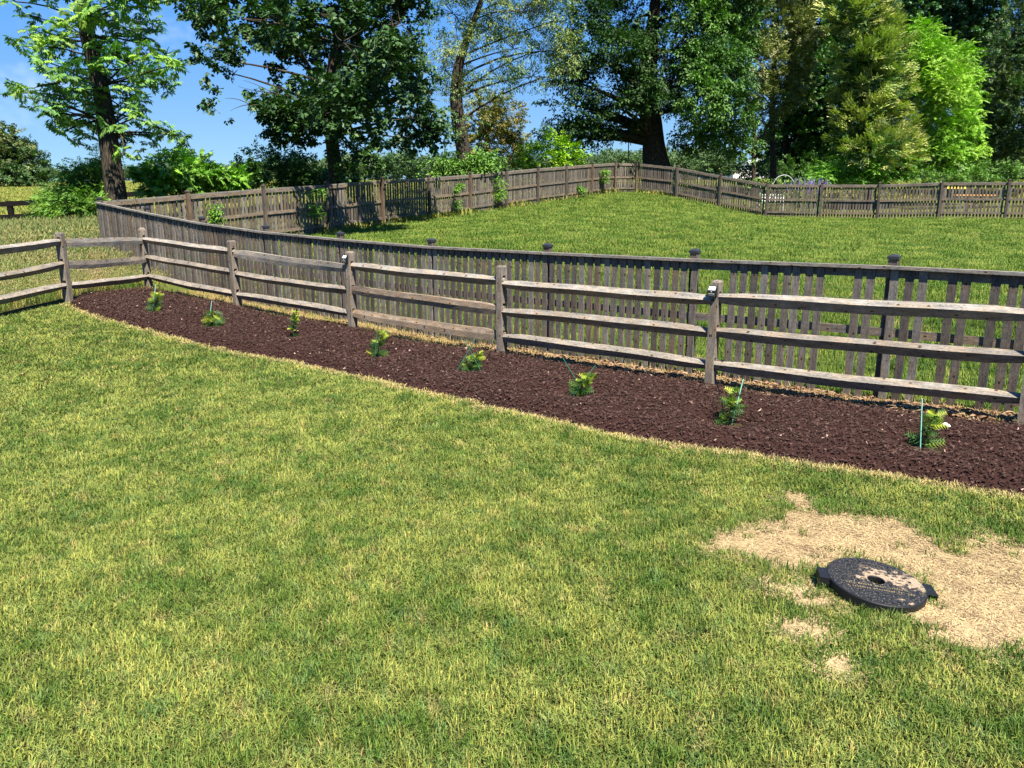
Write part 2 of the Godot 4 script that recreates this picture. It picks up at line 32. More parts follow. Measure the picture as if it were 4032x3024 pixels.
const DARK_SHRUB := [[[-8.84, 1.36, -31]], [[-10.2, 3.08, -31, 0.48, 0.42, 0.45], [-9.46, 3.34, -31, 0.58, 0.48, 0.53], [-9.79, 3.77, -31, 0.35, 0.31, 0.33], [-8.81, 3.69, -31, 0.5, 0.42, 0.46], [-8.57, 3.25, -31, 0.77, 0.48, 0.63], [-7.86, 3.08, -31, 0.77, 0.42, 0.6], [-9.13, 2.91, -31, 0.96, 0.38, 0.67], [-7.51, 2.82, -31, 0.77, 0.35, 0.56], [-8.23, 2.82, -31, 1.15, 0.29, 0.72]]]
const OAK_SAPLING_SHRUB := [[[-5.35, 1.26, -28]], [[-5.69, 3.46, -28, 0.35, 0.31, 0.33], [-5.35, 3.77, -28, 0.38, 0.35, 0.36], [-5.63, 3.06, -28, 0.49, 0.31, 0.4], [-4.96, 3.46, -28, 0.31, 0.35, 0.33], [-5.14, 3.03, -28, 0.43, 0.24, 0.34]]]
const MOUND_SHRUB := [[[-2.01, 1.67, -33]], [[-2.8, 3.42, -33, 0.51, 0.33, 0.42], [-2.03, 3.61, -33, 0.66, 0.41, 0.53], [-1.26, 3.57, -33, 0.57, 0.37, 0.47], [-1.84, 3.24, -33, 0.92, 0.29, 0.6], [-0.79, 3.33, -33, 0.37, 0.25, 0.31], [-3.37, 3.2, -33, 0.41, 0.2, 0.31]]]
const GOLD_SHRUB := [[[2, 2.45, -42]], [[1.07, 4.25, -42, 0.65, 0.47, 0.56], [1.67, 4.71, -42, 0.65, 0.52, 0.59], [2.27, 4.95, -42, 0.57, 0.47, 0.52], [2.89, 4.6, -42, 0.57, 0.47, 0.52], [2.04, 4.13, -42, 1.04, 0.42, 0.73], [3.26, 4.13, -42, 0.47, 0.36, 0.42], [0.83, 3.9, -42, 0.47, 0.26, 0.36]]]
const FERNY_SHRUB := [[[18.29, 1.63, -40.94]], [[15.84, 3.28, -41, 0.71, 0.41, 0.56], [16.53, 3.51, -41, 0.76, 0.51, 0.64], [17.49, 3.4, -41, 0.89, 0.51, 0.7], [18.32, 3.61, -40.5, 0.88, 0.55, 0.72], [19.48, 3.74, -41, 0.76, 0.56, 0.66], [20.12, 3.4, -41, 0.71, 0.46, 0.59], [18.24, 3.1, -41, 1.53, 0.31, 0.92], [20.29, 3.97, -41, 0.51, 0.41, 0.46]]]
const HEDGE_SHRUB := [[[23.52, 1.66, -40]], [[20.57, 3.25, -40, 0.62, 0.35, 0.48], [21.51, 3.14, -40, 0.74, 0.3, 0.52], [22.66, 3.25, -40, 0.74, 0.35, 0.55], [23.58, 3.37, -40, 0.74, 0.45, 0.6], [24.51, 3.37, -40, 0.69, 0.45, 0.57], [25.45, 3.3, -40, 0.74, 0.4, 0.57], [26.37, 3.37, -40, 0.74, 0.45, 0.6]]]
const SHADE_SHRUB := [[[16.31, 2.26, -50]], [[15.52, 3.68, -50, 0.68, 0.5, 0.59], [14.63, 3.96, -50, 0.5, 0.43, 0.47], [16.54, 3.68, -50, 0.78, 0.56, 0.67], [17.83, 3.82, -50, 1.09, 0.68, 0.88], [18.97, 4.1, -50, 0.93, 0.68, 0.81], [14.38, 3.4, -50, 0.62, 0.31, 0.47]]]
const WOODLAND := [[-217.16, 8.1, -274.21, 5.68], [-207.25, 7.9, -265.65, 4.34], [-207.49, 8, -269.58, 4.64], [-214.55, 8.35, -283.47, 5.76], [-220.38, 8.63, -295.21, 5.14], [-203.66, 8.21, -277.05, 3.54], [-200.68, 8.23, -277.56, 4.19], [-198.95, 8.24, -277.9, 3.5], [-208.41, 8.65, -295.11, 3.9], [-182.09, 7.87, -261.82, 3.78], [-181.25, 7.97, -265.45, 4.76], [-183.04, 8.14, -272.43, 3.51], [-200.78, 8.89, -304.51, 5.61], [-200.47, 9.01, -309.79, 5.93], [-196.67, 9, -309.2, 4.54], [-195.74, 9.09, -312.71, 4.23], [-175.27, 8.45, -283.64, 3.49], [-183.09, 8.87, -301.91, 5.45], [-165.38, 8.3, -276.52, 3.08], [-174.02, 8.77, -296.77, 4.41], [-175.98, 8.96, -304.81, 5.03], [-178.29, 9.19, -315.26, 3.98], [-150.46, 8.19, -270.14, 2.78], [-160.89, 8.81, -296.41, 4.02], [-162.63, 9.06, -307.4, 4.12], [-138.02, 8.1, -265.09, 4.7], [-159.38, 9.17, -311.52, 6.1], [-145.74, 8.7, -289.57, 5.57], [-148.51, 9, -302.49, 4.23], [-145.6, 9.01, -302.36, 5.5], [-133.65, 8.56, -282.1, 4.91], [-138.79, 8.98, -300.15, 5.37], [-122.73, 8.34, -271.89, 5.18], [-127.17, 8.76, -288.84, 6.64], [-121.93, 8.65, -283.62, 4.92], [-114.92, 8.39, -272.31, 5.35], [-115.85, 8.66, -282.83, 5.94], [-111.32, 8.63, -280.93, 5.93], [-102.67, 8.27, -265.6, 5.45], [-110.43, 8.96, -293.78, 4.88], [-112.91, 9.35, -310.53, 5.15], [-95.25, 8.45, -271.22, 4.86], [-66.59, 6.27, -194.83, 4.49], [-63.49, 6.15, -190.86, 4.3], [-50.32, 5.15, -156.7, 3.87], [-78.6, 8.03, -253.06, 5.84], [-67.12, 7.14, -222.02, 5.83], [-56.52, 6.27, -193.26, 4.56], [-50.81, 5.84, -179.02, 4.01], [-53.43, 6.32, -194.36, 5.43], [-77.14, 9.05, -289.91, 6.93], [-63.62, 7.93, -246.91, 6.39], [-39.89, 5.41, -162.98, 4.03], [-34.7, 5.01, -148.48, 4.05], [-58.36, 8.43, -262.85, 7.94], [-29.51, 4.83, -141.43, 4.68], [-55.28, 8.81, -275.57, 8.27], [-39.26, 6.73, -204.85, 6.23], [-34.54, 6.26, -189.32, 6], [-37.82, 7.2, -219.23, 6.77], [-26.48, 5.58, -165.6, 6.07], [-34.49, 7.57, -230.39, 6.88], [-26.41, 6.47, -194.46, 7.3], [-28.41, 7.58, -229.76, 6.64], [-27.92, 8.2, -249.37, 6.52], [-24.89, 8.13, -246.62, 7.14], [-21.78, 7.88, -238.4, 6.72], [-11.37, 5.03, -144.32, 4.88], [-16.46, 8.03, -242.4, 6.37], [-11.08, 6.63, -197.05, 6.25], [-12.3, 9.19, -278.63, 8.74], [-5.03, 5.58, -161.71, 4.33], [-4.67, 6.88, -204.18, 5.12], [-3.34, 8.19, -245.52, 6.81], [-1.24, 8.2, -245.61, 6.47], [1.9, 8.97, -269.74, 7.9], [3.99, 7.72, -229.98, 6.07], [4.64, 5.98, -173.94, 4.35], [8.97, 8.01, -238.58, 7.06], [8.22, 5.63, -161.55, 4.35], [10.74, 5.95, -172.04, 4.63], [18.72, 8.65, -258.1, 6.74], [20.48, 8.3, -247.03, 6.82], [21.53, 7.84, -232.39, 6.55], [20.27, 6.64, -193.83, 6.03], [19.54, 5.91, -170.01, 4.89], [34.03, 9.21, -276.34, 9.35], [25.01, 6.3, -182.58, 6.39], [31.74, 7.4, -217.62, 6.69], [44.44, 9.33, -280.47, 9.3], [45.38, 8.97, -268.33, 7.61], [43.3, 8.03, -237.54, 7.69], [42.55, 7.49, -220.24, 7.95], [29.67, 5.16, -143.44, 4.81], [35.31, 5.7, -161.75, 6.25], [66.56, 9.68, -293.47, 9.51], [52.58, 7.54, -221.58, 8.69], [37.58, 5.37, -150.26, 6.17], [56.7, 7.46, -218.89, 8.25], [119.05, 12.68, -430, 9.91], [126.07, 12.67, -430, 9.29], [131.44, 12.67, -430, 11.12], [137.09, 12.66, -430, 10.58], [52.16, 5.64, -159.09, 6.71], [98.82, 9.57, -290.12, 13.66], [49.27, 5.09, -140.49, 6.43], [86.83, 8.12, -240.53, 10.29], [76.19, 7, -204.19, 9.94], [105.2, 9.09, -273.71, 13.28], [69.3, 6.13, -175.59, 8.69], [72.73, 6.23, -179.11, 9.2], [106.77, 8.6, -256.9, 12.21], [107.77, 8.45, -252.16, 10.65], [69.67, 5.64, -159.72, 8.07], [114.46, 8.59, -256.96, 11.63], [122.03, 8.93, -268.46, 12.78], [70.82, 5.39, -151.4, 8.16], [99.94, 7.1, -208, 10.05], [74.41, 5.38, -151.18, 7.34], [104.56, 7.05, -206.66, 9.28], [120.65, 7.88, -234, 11.8], [149.37, 9.38, -284.69, 13.52], [90.35, 5.89, -168.67, 8.15], [95.36, 6.05, -174.06, 9.5], [89.06, 5.59, -159.03, 8.59], [81.41, 5.13, -143.16, 7.26], [152.9, 8.81, -265.14, 12.05], [163.21, 9.2, -278.75, 14.52], [134.59, 7.58, -224.86, 11.09], [136.31, 7.54, -223.57, 10.49], [145.05, 7.9, -235.29, 12.88], [162.89, 8.61, -258.85, 12.86], [116.45, 6.27, -182.45, 9.94], [177.17, 9.05, -273.46, 14.51], [166.84, 8.47, -254.25, 13.77], [197.17, 9.69, -295.91, 15.57], [111.97, 5.72, -164.86, 9.51], [134.93, 6.65, -195.48, 10.47], [189.67, 8.95, -270.34, 13.74], [106.08, 5.25, -149.3, 8.29], [113.8, 5.52, -158.62, 9.59], [159.83, 7.36, -218.85, 12.16], [109.07, 5.18, -147.32, 8.89]]

var rng := RandomNumberGenerator.new()
var noise := FastNoiseLite.new()
var M := {}
var taken := {}
var grid := PackedFloat32Array()
const GX := -42.0
const GZ := -64.0
const GS := 0.4
const GNX := 230
const GNZ := 190

# ---------------------------------------------------------------- small mesh builder
class MB:
	var v := PackedVector3Array()
	var n := PackedVector3Array()
	var t := PackedVector2Array()
	var c := PackedColorArray()
	var col := Color(1, 1, 1)

	func tri(a: Vector3, b: Vector3, d: Vector3, ua := Vector2.ZERO, ub := Vector2.ZERO, ud := Vector2.ZERO) -> void:
		var nn := (d - a).cross(b - a).normalized()
		v.append(a); v.append(b); v.append(d)
		n.append(nn); n.append(nn); n.append(nn)
		t.append(ua); t.append(ub); t.append(ud)
		c.append(col); c.append(col); c.append(col)

	func quad(a: Vector3, b: Vector3, d: Vector3, e: Vector3, ua := Vector2.ZERO, ub := Vector2.ZERO, ud := Vector2.ZERO, ue := Vector2.ZERO) -> void:
		tri(a, b, d, ua, ub, ud)
		tri(a, d, e, ua, ud, ue)

	func trin(a: Vector3, b: Vector3, d: Vector3, na: Vector3, nb: Vector3, nd: Vector3, ua: Vector2, ub: Vector2, ud: Vector2) -> void:
		v.append(a); v.append(b); v.append(d)
		n.append(na); n.append(nb); n.append(nd)
		t.append(ua); t.append(ub); t.append(ud)
		c.append(col); c.append(col); c.append(col)

	# box whose long grain runs along local y
	func box(size: Vector3, at: Vector3, b := Basis.IDENTITY, off := Vector2.ZERO, inset := 0.0) -> void:
		var h := size * 0.5
		var p := []
		for y in [-h.y, h.y]:
			var k: float = (inset if y > 0 else 0.0)
			for s in [[-1, -1], [1, -1], [1, 1], [-1, 1]]:
				p.append(at + b * Vector3(s[0] * (h.x - k), y, s[1] * (h.z - k)))
		var u := 0.0
		for i in 4:
			var j := (i + 1) % 4
			var w: float = size.x if i % 2 == 0 else size.z
			quad(p[i], p[j], p[j + 4], p[i + 4], off + Vector2(u, 0), off + Vector2(u + w, 0), off + Vector2(u + w, size.y), off + Vector2(u, size.y))
			u += w
		quad(p[4], p[5], p[6], p[7], off, off + Vector2(size.x, 0), off + Vector2(size.x, size.z), off + Vector2(0, size.z))
		quad(p[3], p[2], p[1], p[0], off, off + Vector2(size.x, 0), off + Vector2(size.x, size.z), off + Vector2(0, size.z))

	# tube through points with radii, smooth
	func tube(pts: Array, radii: Array, sides := 7, capped := true, wob := 0.0, seed_ := 0) -> void:
		var rings := []
		var norms := []
		var lens := [0.0]
		var ref := Vector3.RIGHT
		for i in pts.size():
			if i > 0:
				lens.append(lens[-1] + (pts[i] as Vector3).distance_to(pts[i - 1]))
			var a: Vector3 = pts[maxi(i - 1, 0)]
			var b: Vector3 = pts[mini(i + 1, pts.size() - 1)]
			var d := (b - a).normalized()
			if absf(d.dot(ref)) > 0.9:
				ref = Vector3.BACK if absf(d.z) < 0.8 else Vector3.UP
			var x := d.cross(ref).normalized()
			var y := d.cross(x)
			ref = -y if false else ref
			var r := []
			var nn := []
			for k in sides:
				var ang := TAU * k / sides
				var dir := x * cos(ang) + y * sin(ang)
				var rad: float = radii[i]
				if wob > 0.0:
					rad *= 1.0 + wob * sin(ang * 3.0 + seed_ + i * 0.7) + wob * 0.6 * sin(ang * 5.0 + seed_ * 2.0 - i * 1.1)
				r.append((pts[i] as Vector3) + dir * rad)
				nn.append(dir)
			rings.append(r)
			norms.append(nn)
		for i in pts.size() - 1:
			for k in sides:
				var j := (k + 1) % sides
				var u0: float = float(k) / sides * TAU * radii[0]
				var u1: float = float(k + 1) / sides * TAU * radii[0]
				var l0: float = lens[i]
				var l1: float = lens[i + 1]
				trin(rings[i][k], rings[i + 1][k], rings[i + 1][j], norms[i][k], norms[i + 1][k], norms[i + 1][j], Vector2(u0, l0), Vector2(u0, l1), Vector2(u1, l1))
				trin(rings[i][k], rings[i + 1][j], rings[i][j], norms[i][k], norms[i + 1][j], norms[i][j], Vector2(u0, l0), Vector2(u1, l1), Vector2(u1, l0))
		if capped:
			for e in [0, pts.size() - 1]:
				for k in range(1, sides - 1):
					if e == 0:
						tri(rings[e][0], rings[e][k], rings[e][k + 1])
					else:
						tri(rings[e][0], rings[e][k + 1], rings[e][k])

	func mesh() -> ArrayMesh:
		var a := []
		a.resize(Mesh.ARRAY_MAX)
		a[Mesh.ARRAY_VERTEX] = v
		a[Mesh.ARRAY_NORMAL] = n
		a[Mesh.ARRAY_TEX_UV] = t
		a[Mesh.ARRAY_COLOR] = c
		var m := ArrayMesh.new()
		m.add_surface_from_arrays(Mesh.PRIMITIVE_TRIANGLES, a)
		return m

func rf(a: float, b: float) -> float:
	return rng.randf_range(a, b)

func numbered(called: String) -> String:
	var k: int = taken.get(called, 0)
	taken[called] = k + 1
	return called if k == 0 else "%s_%03d" % [called, k]

func tag(o: Node, label: String, category: String, group := "", kind := "") -> void:
	o.set_meta("label", label)
	if category != "":
		o.set_meta("category", category)
	if group != "":
		o.set_meta("group", group)
	if kind != "":
		o.set_meta("kind", kind)

func thing(called: String, at: Vector3, label: String, category: String, group := "") -> Node3D:
	var o := Node3D.new()
	o.name = numbered(called)
	add_child(o)
	o.position = at
	tag(o, label, category, group)
	return o

func part(called: String, m: Mesh, mat: Material, parent: Node, at := Transform3D.IDENTITY) -> MeshInstance3D:
	var o := MeshInstance3D.new()
	o.name = called if parent != self else numbered(called)
	o.mesh = m
	o.material_override = mat
	o.transform = at
	parent.add_child(o, true)
	return o

func many(called: String, m: Mesh, mat: Material, parent: Node, xf: Array, cols: Array) -> MultiMeshInstance3D:
	var mm := MultiMesh.new()
	mm.transform_format = MultiMesh.TRANSFORM_3D
	mm.use_colors = true
	mm.mesh = m
	mm.instance_count = xf.size()
	for i in xf.size():
		mm.set_instance_transform(i, xf[i])
		mm.set_instance_color(i, cols[i])
	var o := MultiMeshInstance3D.new()
	o.name = called if parent != self else numbered(called)
	o.multimesh = mm
	o.material_override = mat
	parent.add_child(o, true)
	return o

# ---------------------------------------------------------------- ground heights
func raw_height(x: float, z: float) -> float:
	var s := 0.0
	for p in GROUND_POINTS:
		var dx: float = x - p[0]
		var dz: float = z - p[1]
		s += p[2] * sqrt(dx * dx + dz * dz + 2.25)
	return s

func bake_heights() -> void:
	grid.resize(GNX * GNZ)
	for j in GNZ:
		for i in GNX:
			grid[j * GNX + i] = raw_height(GX + i * GS, GZ + j * GS)

func gh(x: float, z: float) -> float:
	var fx := (x - GX) / GS
	var fz := (z - GZ) / GS
	if fx < 0.0 or fz < 0.0 or fx >= GNX - 1.001 or fz >= GNZ - 1.001:
		return raw_height(x, z)
	var i := int(fx)
	var j := int(fz)
	var a := fx - i
	var b := fz - j
	var k := j * GNX + i
	return lerpf(lerpf(grid[k], grid[k + 1], a), lerpf(grid[k + GNX], grid[k + GNX + 1], a), b)

# ---------------------------------------------------------------- materials
func std(c: Color, rough := 0.8, spec := 0.5) -> StandardMaterial3D:
	var m := StandardMaterial3D.new()
	m.albedo_color = c
	m.roughness = rough
	m.metallic_specular = spec
	return m

func grain_image() -> Image:
	var w := 256
	var h := 512
	var d := PackedByteArray()
	d.resize(w * h * 3)
	var n1 := FastNoiseLite.new()
	n1.seed = 11
	n1.frequency = 1.0
	var knots := []
	for k in 7:
		knots.append(Vector3(rng.randf(), rng.randf(), rf(0.012, 0.03)))
	var o := 0
	for j in h:
		var vv := absf(2.0 * j / h - 1.0)
		for i in w:
			var u := absf(2.0 * i / w - 1.0)
			var ring := u * 9.0 + n1.get_noise_2d(u * 3.0, vv * 2.2) * 3.2
			var dark := 0.0
			for q in knots:
				var du: float = (u - q.x) * 0.2
				var dv: float = (vv - q.y) * 0.8
				var r := sqrt(du * du + dv * dv * 0.45)
				ring += 1.6 * exp(-r / (q.z * 1.3))
				dark = maxf(dark, clampf((q.z * 0.5 - r) / (q.z * 0.3), 0.0, 1.0))
			var s := 0.5 + 0.5 * sin(ring * TAU)
			var fine := n1.get_noise_2d(u * 55.0 + 40.0, vv * 5.0) * 0.5 + n1.get_noise_2d(u * 130.0, vv * 14.0 + 9.0) * 0.4
			var g := 0.72 + 0.2 * pow(s, 0.6) - 0.1 + fine * 0.3 + n1.get_noise_2d(u * 2.0 + 70.0, vv * 2.5) * 0.16
			g *= 1.0 - dark * 0.55
			g = clampf(g, 0.2, 1.0)
			var warm := clampf(n1.get_noise_2d(u * 3.0 - 30.0, vv * 3.0 + 60.0) * 0.9 + dark * 0.6, -0.3, 0.8)
			d[o] = int(clampf(g * (1.0 + warm * 0.08), 0, 1) * 255.0)
			d[o + 1] = int(g * 0.985 * 255.0)
			d[o + 2] = int(clampf(g * (0.96 - warm * 0.1), 0, 1) * 255.0)
			o += 3
	return Image.create_from_data(w, h, false, Image.FORMAT_RGB8, d)

func noise_tex(freq: float, ramp: Array, seed_: int, size := 512, octaves := 5) -> NoiseTexture2D:
	var f := FastNoiseLite.new()
	f.seed = seed_
	f.frequency = freq
	f.fractal_octaves = octaves
	var t := NoiseTexture2D.new()
	t.width = size
	t.height = size
	t.seamless = true
	t.noise = f
	var g := Gradient.new()
	g.offsets = PackedFloat32Array()
	g.colors = PackedColorArray()
	var offs := PackedFloat32Array()
	var cols := PackedColorArray()
	for r in ramp:
		offs.append(r[0])
		cols.append(r[1])
	g.offsets = offs
	g.colors = cols
	t.color_ramp = g
	return t

func lin(r: float, g: float, b: float) -> Color:
	return Color(r, g, b).linear_to_srgb()

func leafy(back := Color(0.55, 0.7, 0.2), rough := 0.55, spec := 0.35) -> StandardMaterial3D:
	var m := std(Color(1, 1, 1), rough, spec)
	m.vertex_color_use_as_albedo = true
	m.cull_mode = BaseMaterial3D.CULL_DISABLED
	m.backlight_enabled = true
	m.backlight = back
	return m

func make_materials() -> void:
	var gi := grain_image()
	var gt := ImageTexture.create_from_image(gi)
	var wood := func(c: Color) -> StandardMaterial3D:
		var m := std(c, 0.85, 0.25)
		m.albedo_texture = gt
		m.uv1_scale = Vector3(2.5, 0.6, 1)
		m.heightmap_enabled = true
		m.heightmap_texture = gt
		m.heightmap_scale = 0.25
		return m
	M.picket = [wood.call(lin(0.192, 0.172, 0.156)), wood.call(lin(0.148, 0.128, 0.112)), wood.call(lin(0.248, 0.228, 0.212)), wood.call(lin(0.192, 0.152, 0.12)), wood.call(lin(0.116, 0.102, 0.0936))]
	M.fence_post = [wood.call(lin(0.152, 0.132, 0.116)), wood.call(lin(0.184, 0.136, 0.096)), wood.call(lin(0.128, 0.112, 0.1))]
	M.fence_rail = [wood.call(lin(0.227, 0.194, 0.167)), wood.call(lin(0.259, 0.211, 0.167))]
	M.cap_board = wood.call(lin(0.288, 0.272, 0.252))
	M.split_rail = [wood.call(lin(0.336, 0.304, 0.268)), wood.call(lin(0.296, 0.264, 0.232)), wood.call(lin(0.368, 0.336, 0.3))]
	M.new_rail = wood.call(lin(0.336, 0.264, 0.2))
	M.split_post = [wood.call(lin(0.288, 0.248, 0.208)), wood.call(lin(0.264, 0.228, 0.196))]
	M.black_board = wood.call(lin(0.01, 0.009, 0.0088))
	M.bark = std(Color(1, 1, 1), 0.95, 0.2)
	var bark := noise_tex(0.02, [[0.0, lin(0.012, 0.01, 0.008)], [0.45, lin(0.032, 0.026, 0.02)], [0.62, lin(0.06, 0.05, 0.037)], [1.0, lin(0.13, 0.11, 0.08)]], 4, 512, 6)
	M.bark.albedo_texture = bark
	M.bark.uv1_scale = Vector3(1.6, 0.35, 1)
	M.bark.heightmap_enabled = true
	M.bark.heightmap_texture = bark
	M.bark.heightmap_scale = 5.0
	M.grey_bark = M.bark.duplicate()
	M.grey_bark.albedo_color = Color(0.96, 0.97, 1.0)
	M.leaf = leafy()
	M.glossy_leaf = leafy(Color(0.45, 0.6, 0.2), 0.5, 0.35)
	M.blade = leafy(Color(0.55, 0.65, 0.2), 0.6, 0.25)
	M.dry = leafy(Color(0.3, 0.27, 0.18), 0.85, 0.15)
	M.chip = std(Color(1, 1, 1), 0.9, 0.2)
	M.chip.vertex_color_use_as_albedo = true
	M.mulch = std(Color(1, 1, 1), 0.95, 0.15)
	M.mulch.albedo_texture = noise_tex(0.09, [[0.0, lin(0.012, 0.006, 0.005)], [0.5, lin(0.025, 0.012, 0.01)], [1.0, lin(0.05, 0.026, 0.022)]], 21)
	M.mulch.uv1_triplanar = true
	M.mulch.uv1_scale = Vector3(1.3, 1.3, 1.3)
	M.ground = std(Color(1, 1, 1), 0.95, 0.1)
	M.ground.vertex_color_use_as_albedo = true
	M.ground.albedo_texture = noise_tex(0.05, [[0.0, Color(0.55, 0.55, 0.5)], [0.5, Color(0.8, 0.8, 0.78)], [1.0, Color(1, 1, 1)]], 31)
	M.ground.uv1_triplanar = true
	M.ground.uv1_scale = Vector3(0.9, 0.9, 0.9)
	M.soil = std(Color(1, 1, 1), 0.95, 0.1)
	M.soil.albedo_texture = noise_tex(0.03, [[0.0, lin(0.08, 0.055, 0.038)], [0.35, lin(0.19, 0.135, 0.085)], [0.6, lin(0.3, 0.215, 0.12)], [1.0, lin(0.36, 0.27, 0.165)]], 33)
	M.soil.uv1_triplanar = true
	M.soil.uv1_scale = Vector3(1.6, 1.6, 1.6)
	M.black_metal = std(lin(0.02, 0.02, 0.022), 0.4, 0.5)
	M.black_plastic = std(lin(0.008, 0.0085, 0.01), 0.5, 0.35)
	M.green_stake = std(lin(0.02, 0.12, 0.07), 0.35, 0.5)
	M.pale_stake = std(lin(0.22, 0.5, 0.42), 0.3, 0.5)
	M.wire = std(lin(0.16, 0.16, 0.16), 0.5, 0.5)
	M.wire.metallic = 0.6
	M.white = std(lin(0.78, 0.78, 0.76), 0.5)
	M.panel = std(lin(0.6, 0.64, 0.68), 0.25, 0.6)
	M.lens = std(lin(0.55, 0.53, 0.42), 0.4)
	M.stone = std(lin(0.75, 0.74, 0.7), 0.8)

# ---------------------------------------------------------------- terrain
func build_ground() -> void:
	var rs := [0.0]
	var r := 0.5
	while r < 46.0:
		rs.append(r)
		r += 0.4
	while r < 900.0:
		rs.append(r)
		r *= 1.12
	var na := 240
	var vv := PackedVector3Array()
	var cc := PackedColorArray()
	var ix := PackedInt32Array()
	for i in rs.size():
		for k in na:
			var a := TAU * k / na
			var x: float = sin(a) * rs[i]
			var z: float = -cos(a) * rs[i]
			vv.append(Vector3(x, gh(x, z), z))
			var c := Color(0.0714, 0.0714, 0.0286)
			if Geometry2D.is_point_in_polygon(Vector2(x, z), yard):
				c = Color(0.0748, 0.109, 0.0238)
			elif rs[i] > 17.0:
				c = Color(0.136, 0.16, 0.0408).lerp(Color(0.177, 0.184, 0.0544), clampf(noise.get_noise_2d(x * 0.4, z * 0.4) + 0.4, 0, 1))
			cc.append(c)
	for i in rs.size() - 1:
		for k in na:
			var j := (k + 1) % na
			var a := i * na + k
			var b := i * na + j
			var d := a + na
			var e := b + na
			if i > 0:
				ix.append_array([a, d, b])
			ix.append_array([b, d, e])
	var st := SurfaceTool.new()
	st.begin(Mesh.PRIMITIVE_TRIANGLES)
	for i in vv.size():
		st.set_color(cc[i])
		st.set_smooth_group(0)
		st.add_vertex(vv[i])
	for i in ix:
		st.add_index(i)
	st.generate_normals()
	var g := part("ground", st.commit(), M.ground, self)
	tag(g, "grassy ground of the lawn and field", "", "", "structure")

var yard := PackedVector2Array()
var bed := PackedVector2Array()
var lawn := PackedVector2Array()
var strip := PackedVector2Array()

func outlines() -> void:
	for p in NEAR_POSTS:
		yard.append(Vector2(p[0], p[2]))
	for i in range(1, REAR_POSTS.size()):
		yard.append(Vector2(REAR_POSTS[i][0], REAR_POSTS[i][2]))
	for i in range(1, FAR_POSTS.size()):
		yard.append(Vector2(FAR_POSTS[i][0], FAR_POSTS[i][2]))
	yard.append(Vector2(26, -8))
	for p in BED_FRONT:
		bed.append(Vector2(p[0], p[1]))
	var r := BED_REAR.duplicate()
	r.reverse()
	for p in r:
		bed.append(Vector2(p[0], p[1]))
	for p in BED_FRONT:
		lawn.append(Vector2(p[0], p[1]))
	lawn.append_array([Vector2(9, -2), Vector2(9, 2), Vector2(-9, 2), Vector2(-9.5, -6), Vector2(SPLIT_POSTS[0][0], SPLIT_POSTS[0][2]), Vector2(SPLIT_POSTS[1][0] + 0.1, SPLIT_POSTS[1][2] + 0.1)])
	for p in BED_REAR:
		strip.append(Vector2(p[0], p[1]))
	for i in range(0, NEAR_POSTS.size() - 2):
		strip.append(Vector2(NEAR_POSTS[i][0], NEAR_POSTS[i][2]))

# how bare the lawn is at a spot: above 0 is bare
func bareness(x: float, z: float) -> float:
	var b := -1.0
	var w := noise.get_noise_2d(x * 14.0, z * 14.0) * 0.35 + noise.get_noise_2d(x * 40.0, z * 40.0) * 0.25
	for s in BARE_SPOTS:
		var dx: float = (x - s[0]) / s[2]
		var dz: float = (z - s[1]) / s[3]
		b = maxf(b, 1.0 - sqrt(dx * dx + dz * dz))
	for s in GREEN_CLUMPS:
		var dx: float = (x - s[0]) / s[2]
		var dz: float = (z - s[1]) / s[3]
		b = minf(b, sqrt(dx * dx + dz * dz) * 1.3 - 1.1)
	return b + w

func sheet(poly: PackedVector2Array, step: float, lift: float, edge: float) -> ArrayMesh:
	var lo := Vector2(1e9, 1e9)
	var hi := -lo
	for p in poly:
		lo = lo.min(p)
		hi = hi.max(p)
	var st := SurfaceTool.new()
	st.begin(Mesh.PRIMITIVE_TRIANGLES)
	var x := lo.x
	while x < hi.x:
		var z := lo.y
		while z < hi.y:
			var cell := PackedVector2Array([Vector2(x, z), Vector2(x + step, z), Vector2(x + step, z + step), Vector2(x, z + step)])
			var pieces := []
			if Geometry2D.is_point_in_polygon(cell[0], poly) or Geometry2D.is_point_in_polygon(cell[1], poly) or Geometry2D.is_point_in_polygon(cell[2], poly) or Geometry2D.is_point_in_polygon(cell[3], poly):
				pieces = Geometry2D.intersect_polygons(cell, poly)
			for q in pieces:
				var idx := Geometry2D.triangulate_polygon(q)
				for k in range(0, idx.size(), 3):
					var tr := [q[idx[k]], q[idx[k + 1]], q[idx[k + 2]]]
					if ((tr[1] - tr[0]) as Vector2).cross(tr[2] - tr[0]) < 0:
						tr.reverse()
					for p in tr:
						var y := gh(p.x, p.y) + bed_lift(p)
						if bed_lift(p) < 0.003:
							y -= 0.02
						st.set_smooth_group(0)
						st.add_vertex(Vector3(p.x, y, p.y))
			z += step
		x += step
	st.index()
	st.generate_normals()
	return st.commit()

func bed_lift(p: Vector2) -> float:
	var d := 1e9
	for i in bed.size():
		d = minf(d, p.distance_to(Geometry2D.get_closest_point_to_segment(p, bed[i], bed[(i + 1) % bed.size()])))
	var dish := 0.0
	for s in SAPLINGS:
		dish = maxf(dish, exp(-p.distance_squared_to(Vector2(s[0], s[2])) / 0.07))
	return 0.08 * clampf(d / 0.16, 0.0, 1.0) - 0.09 * dish + noise.get_noise_2d(p.x * 9.0, p.y * 9.0) * 0.02 * clampf(d / 0.16, 0.0, 1.0)

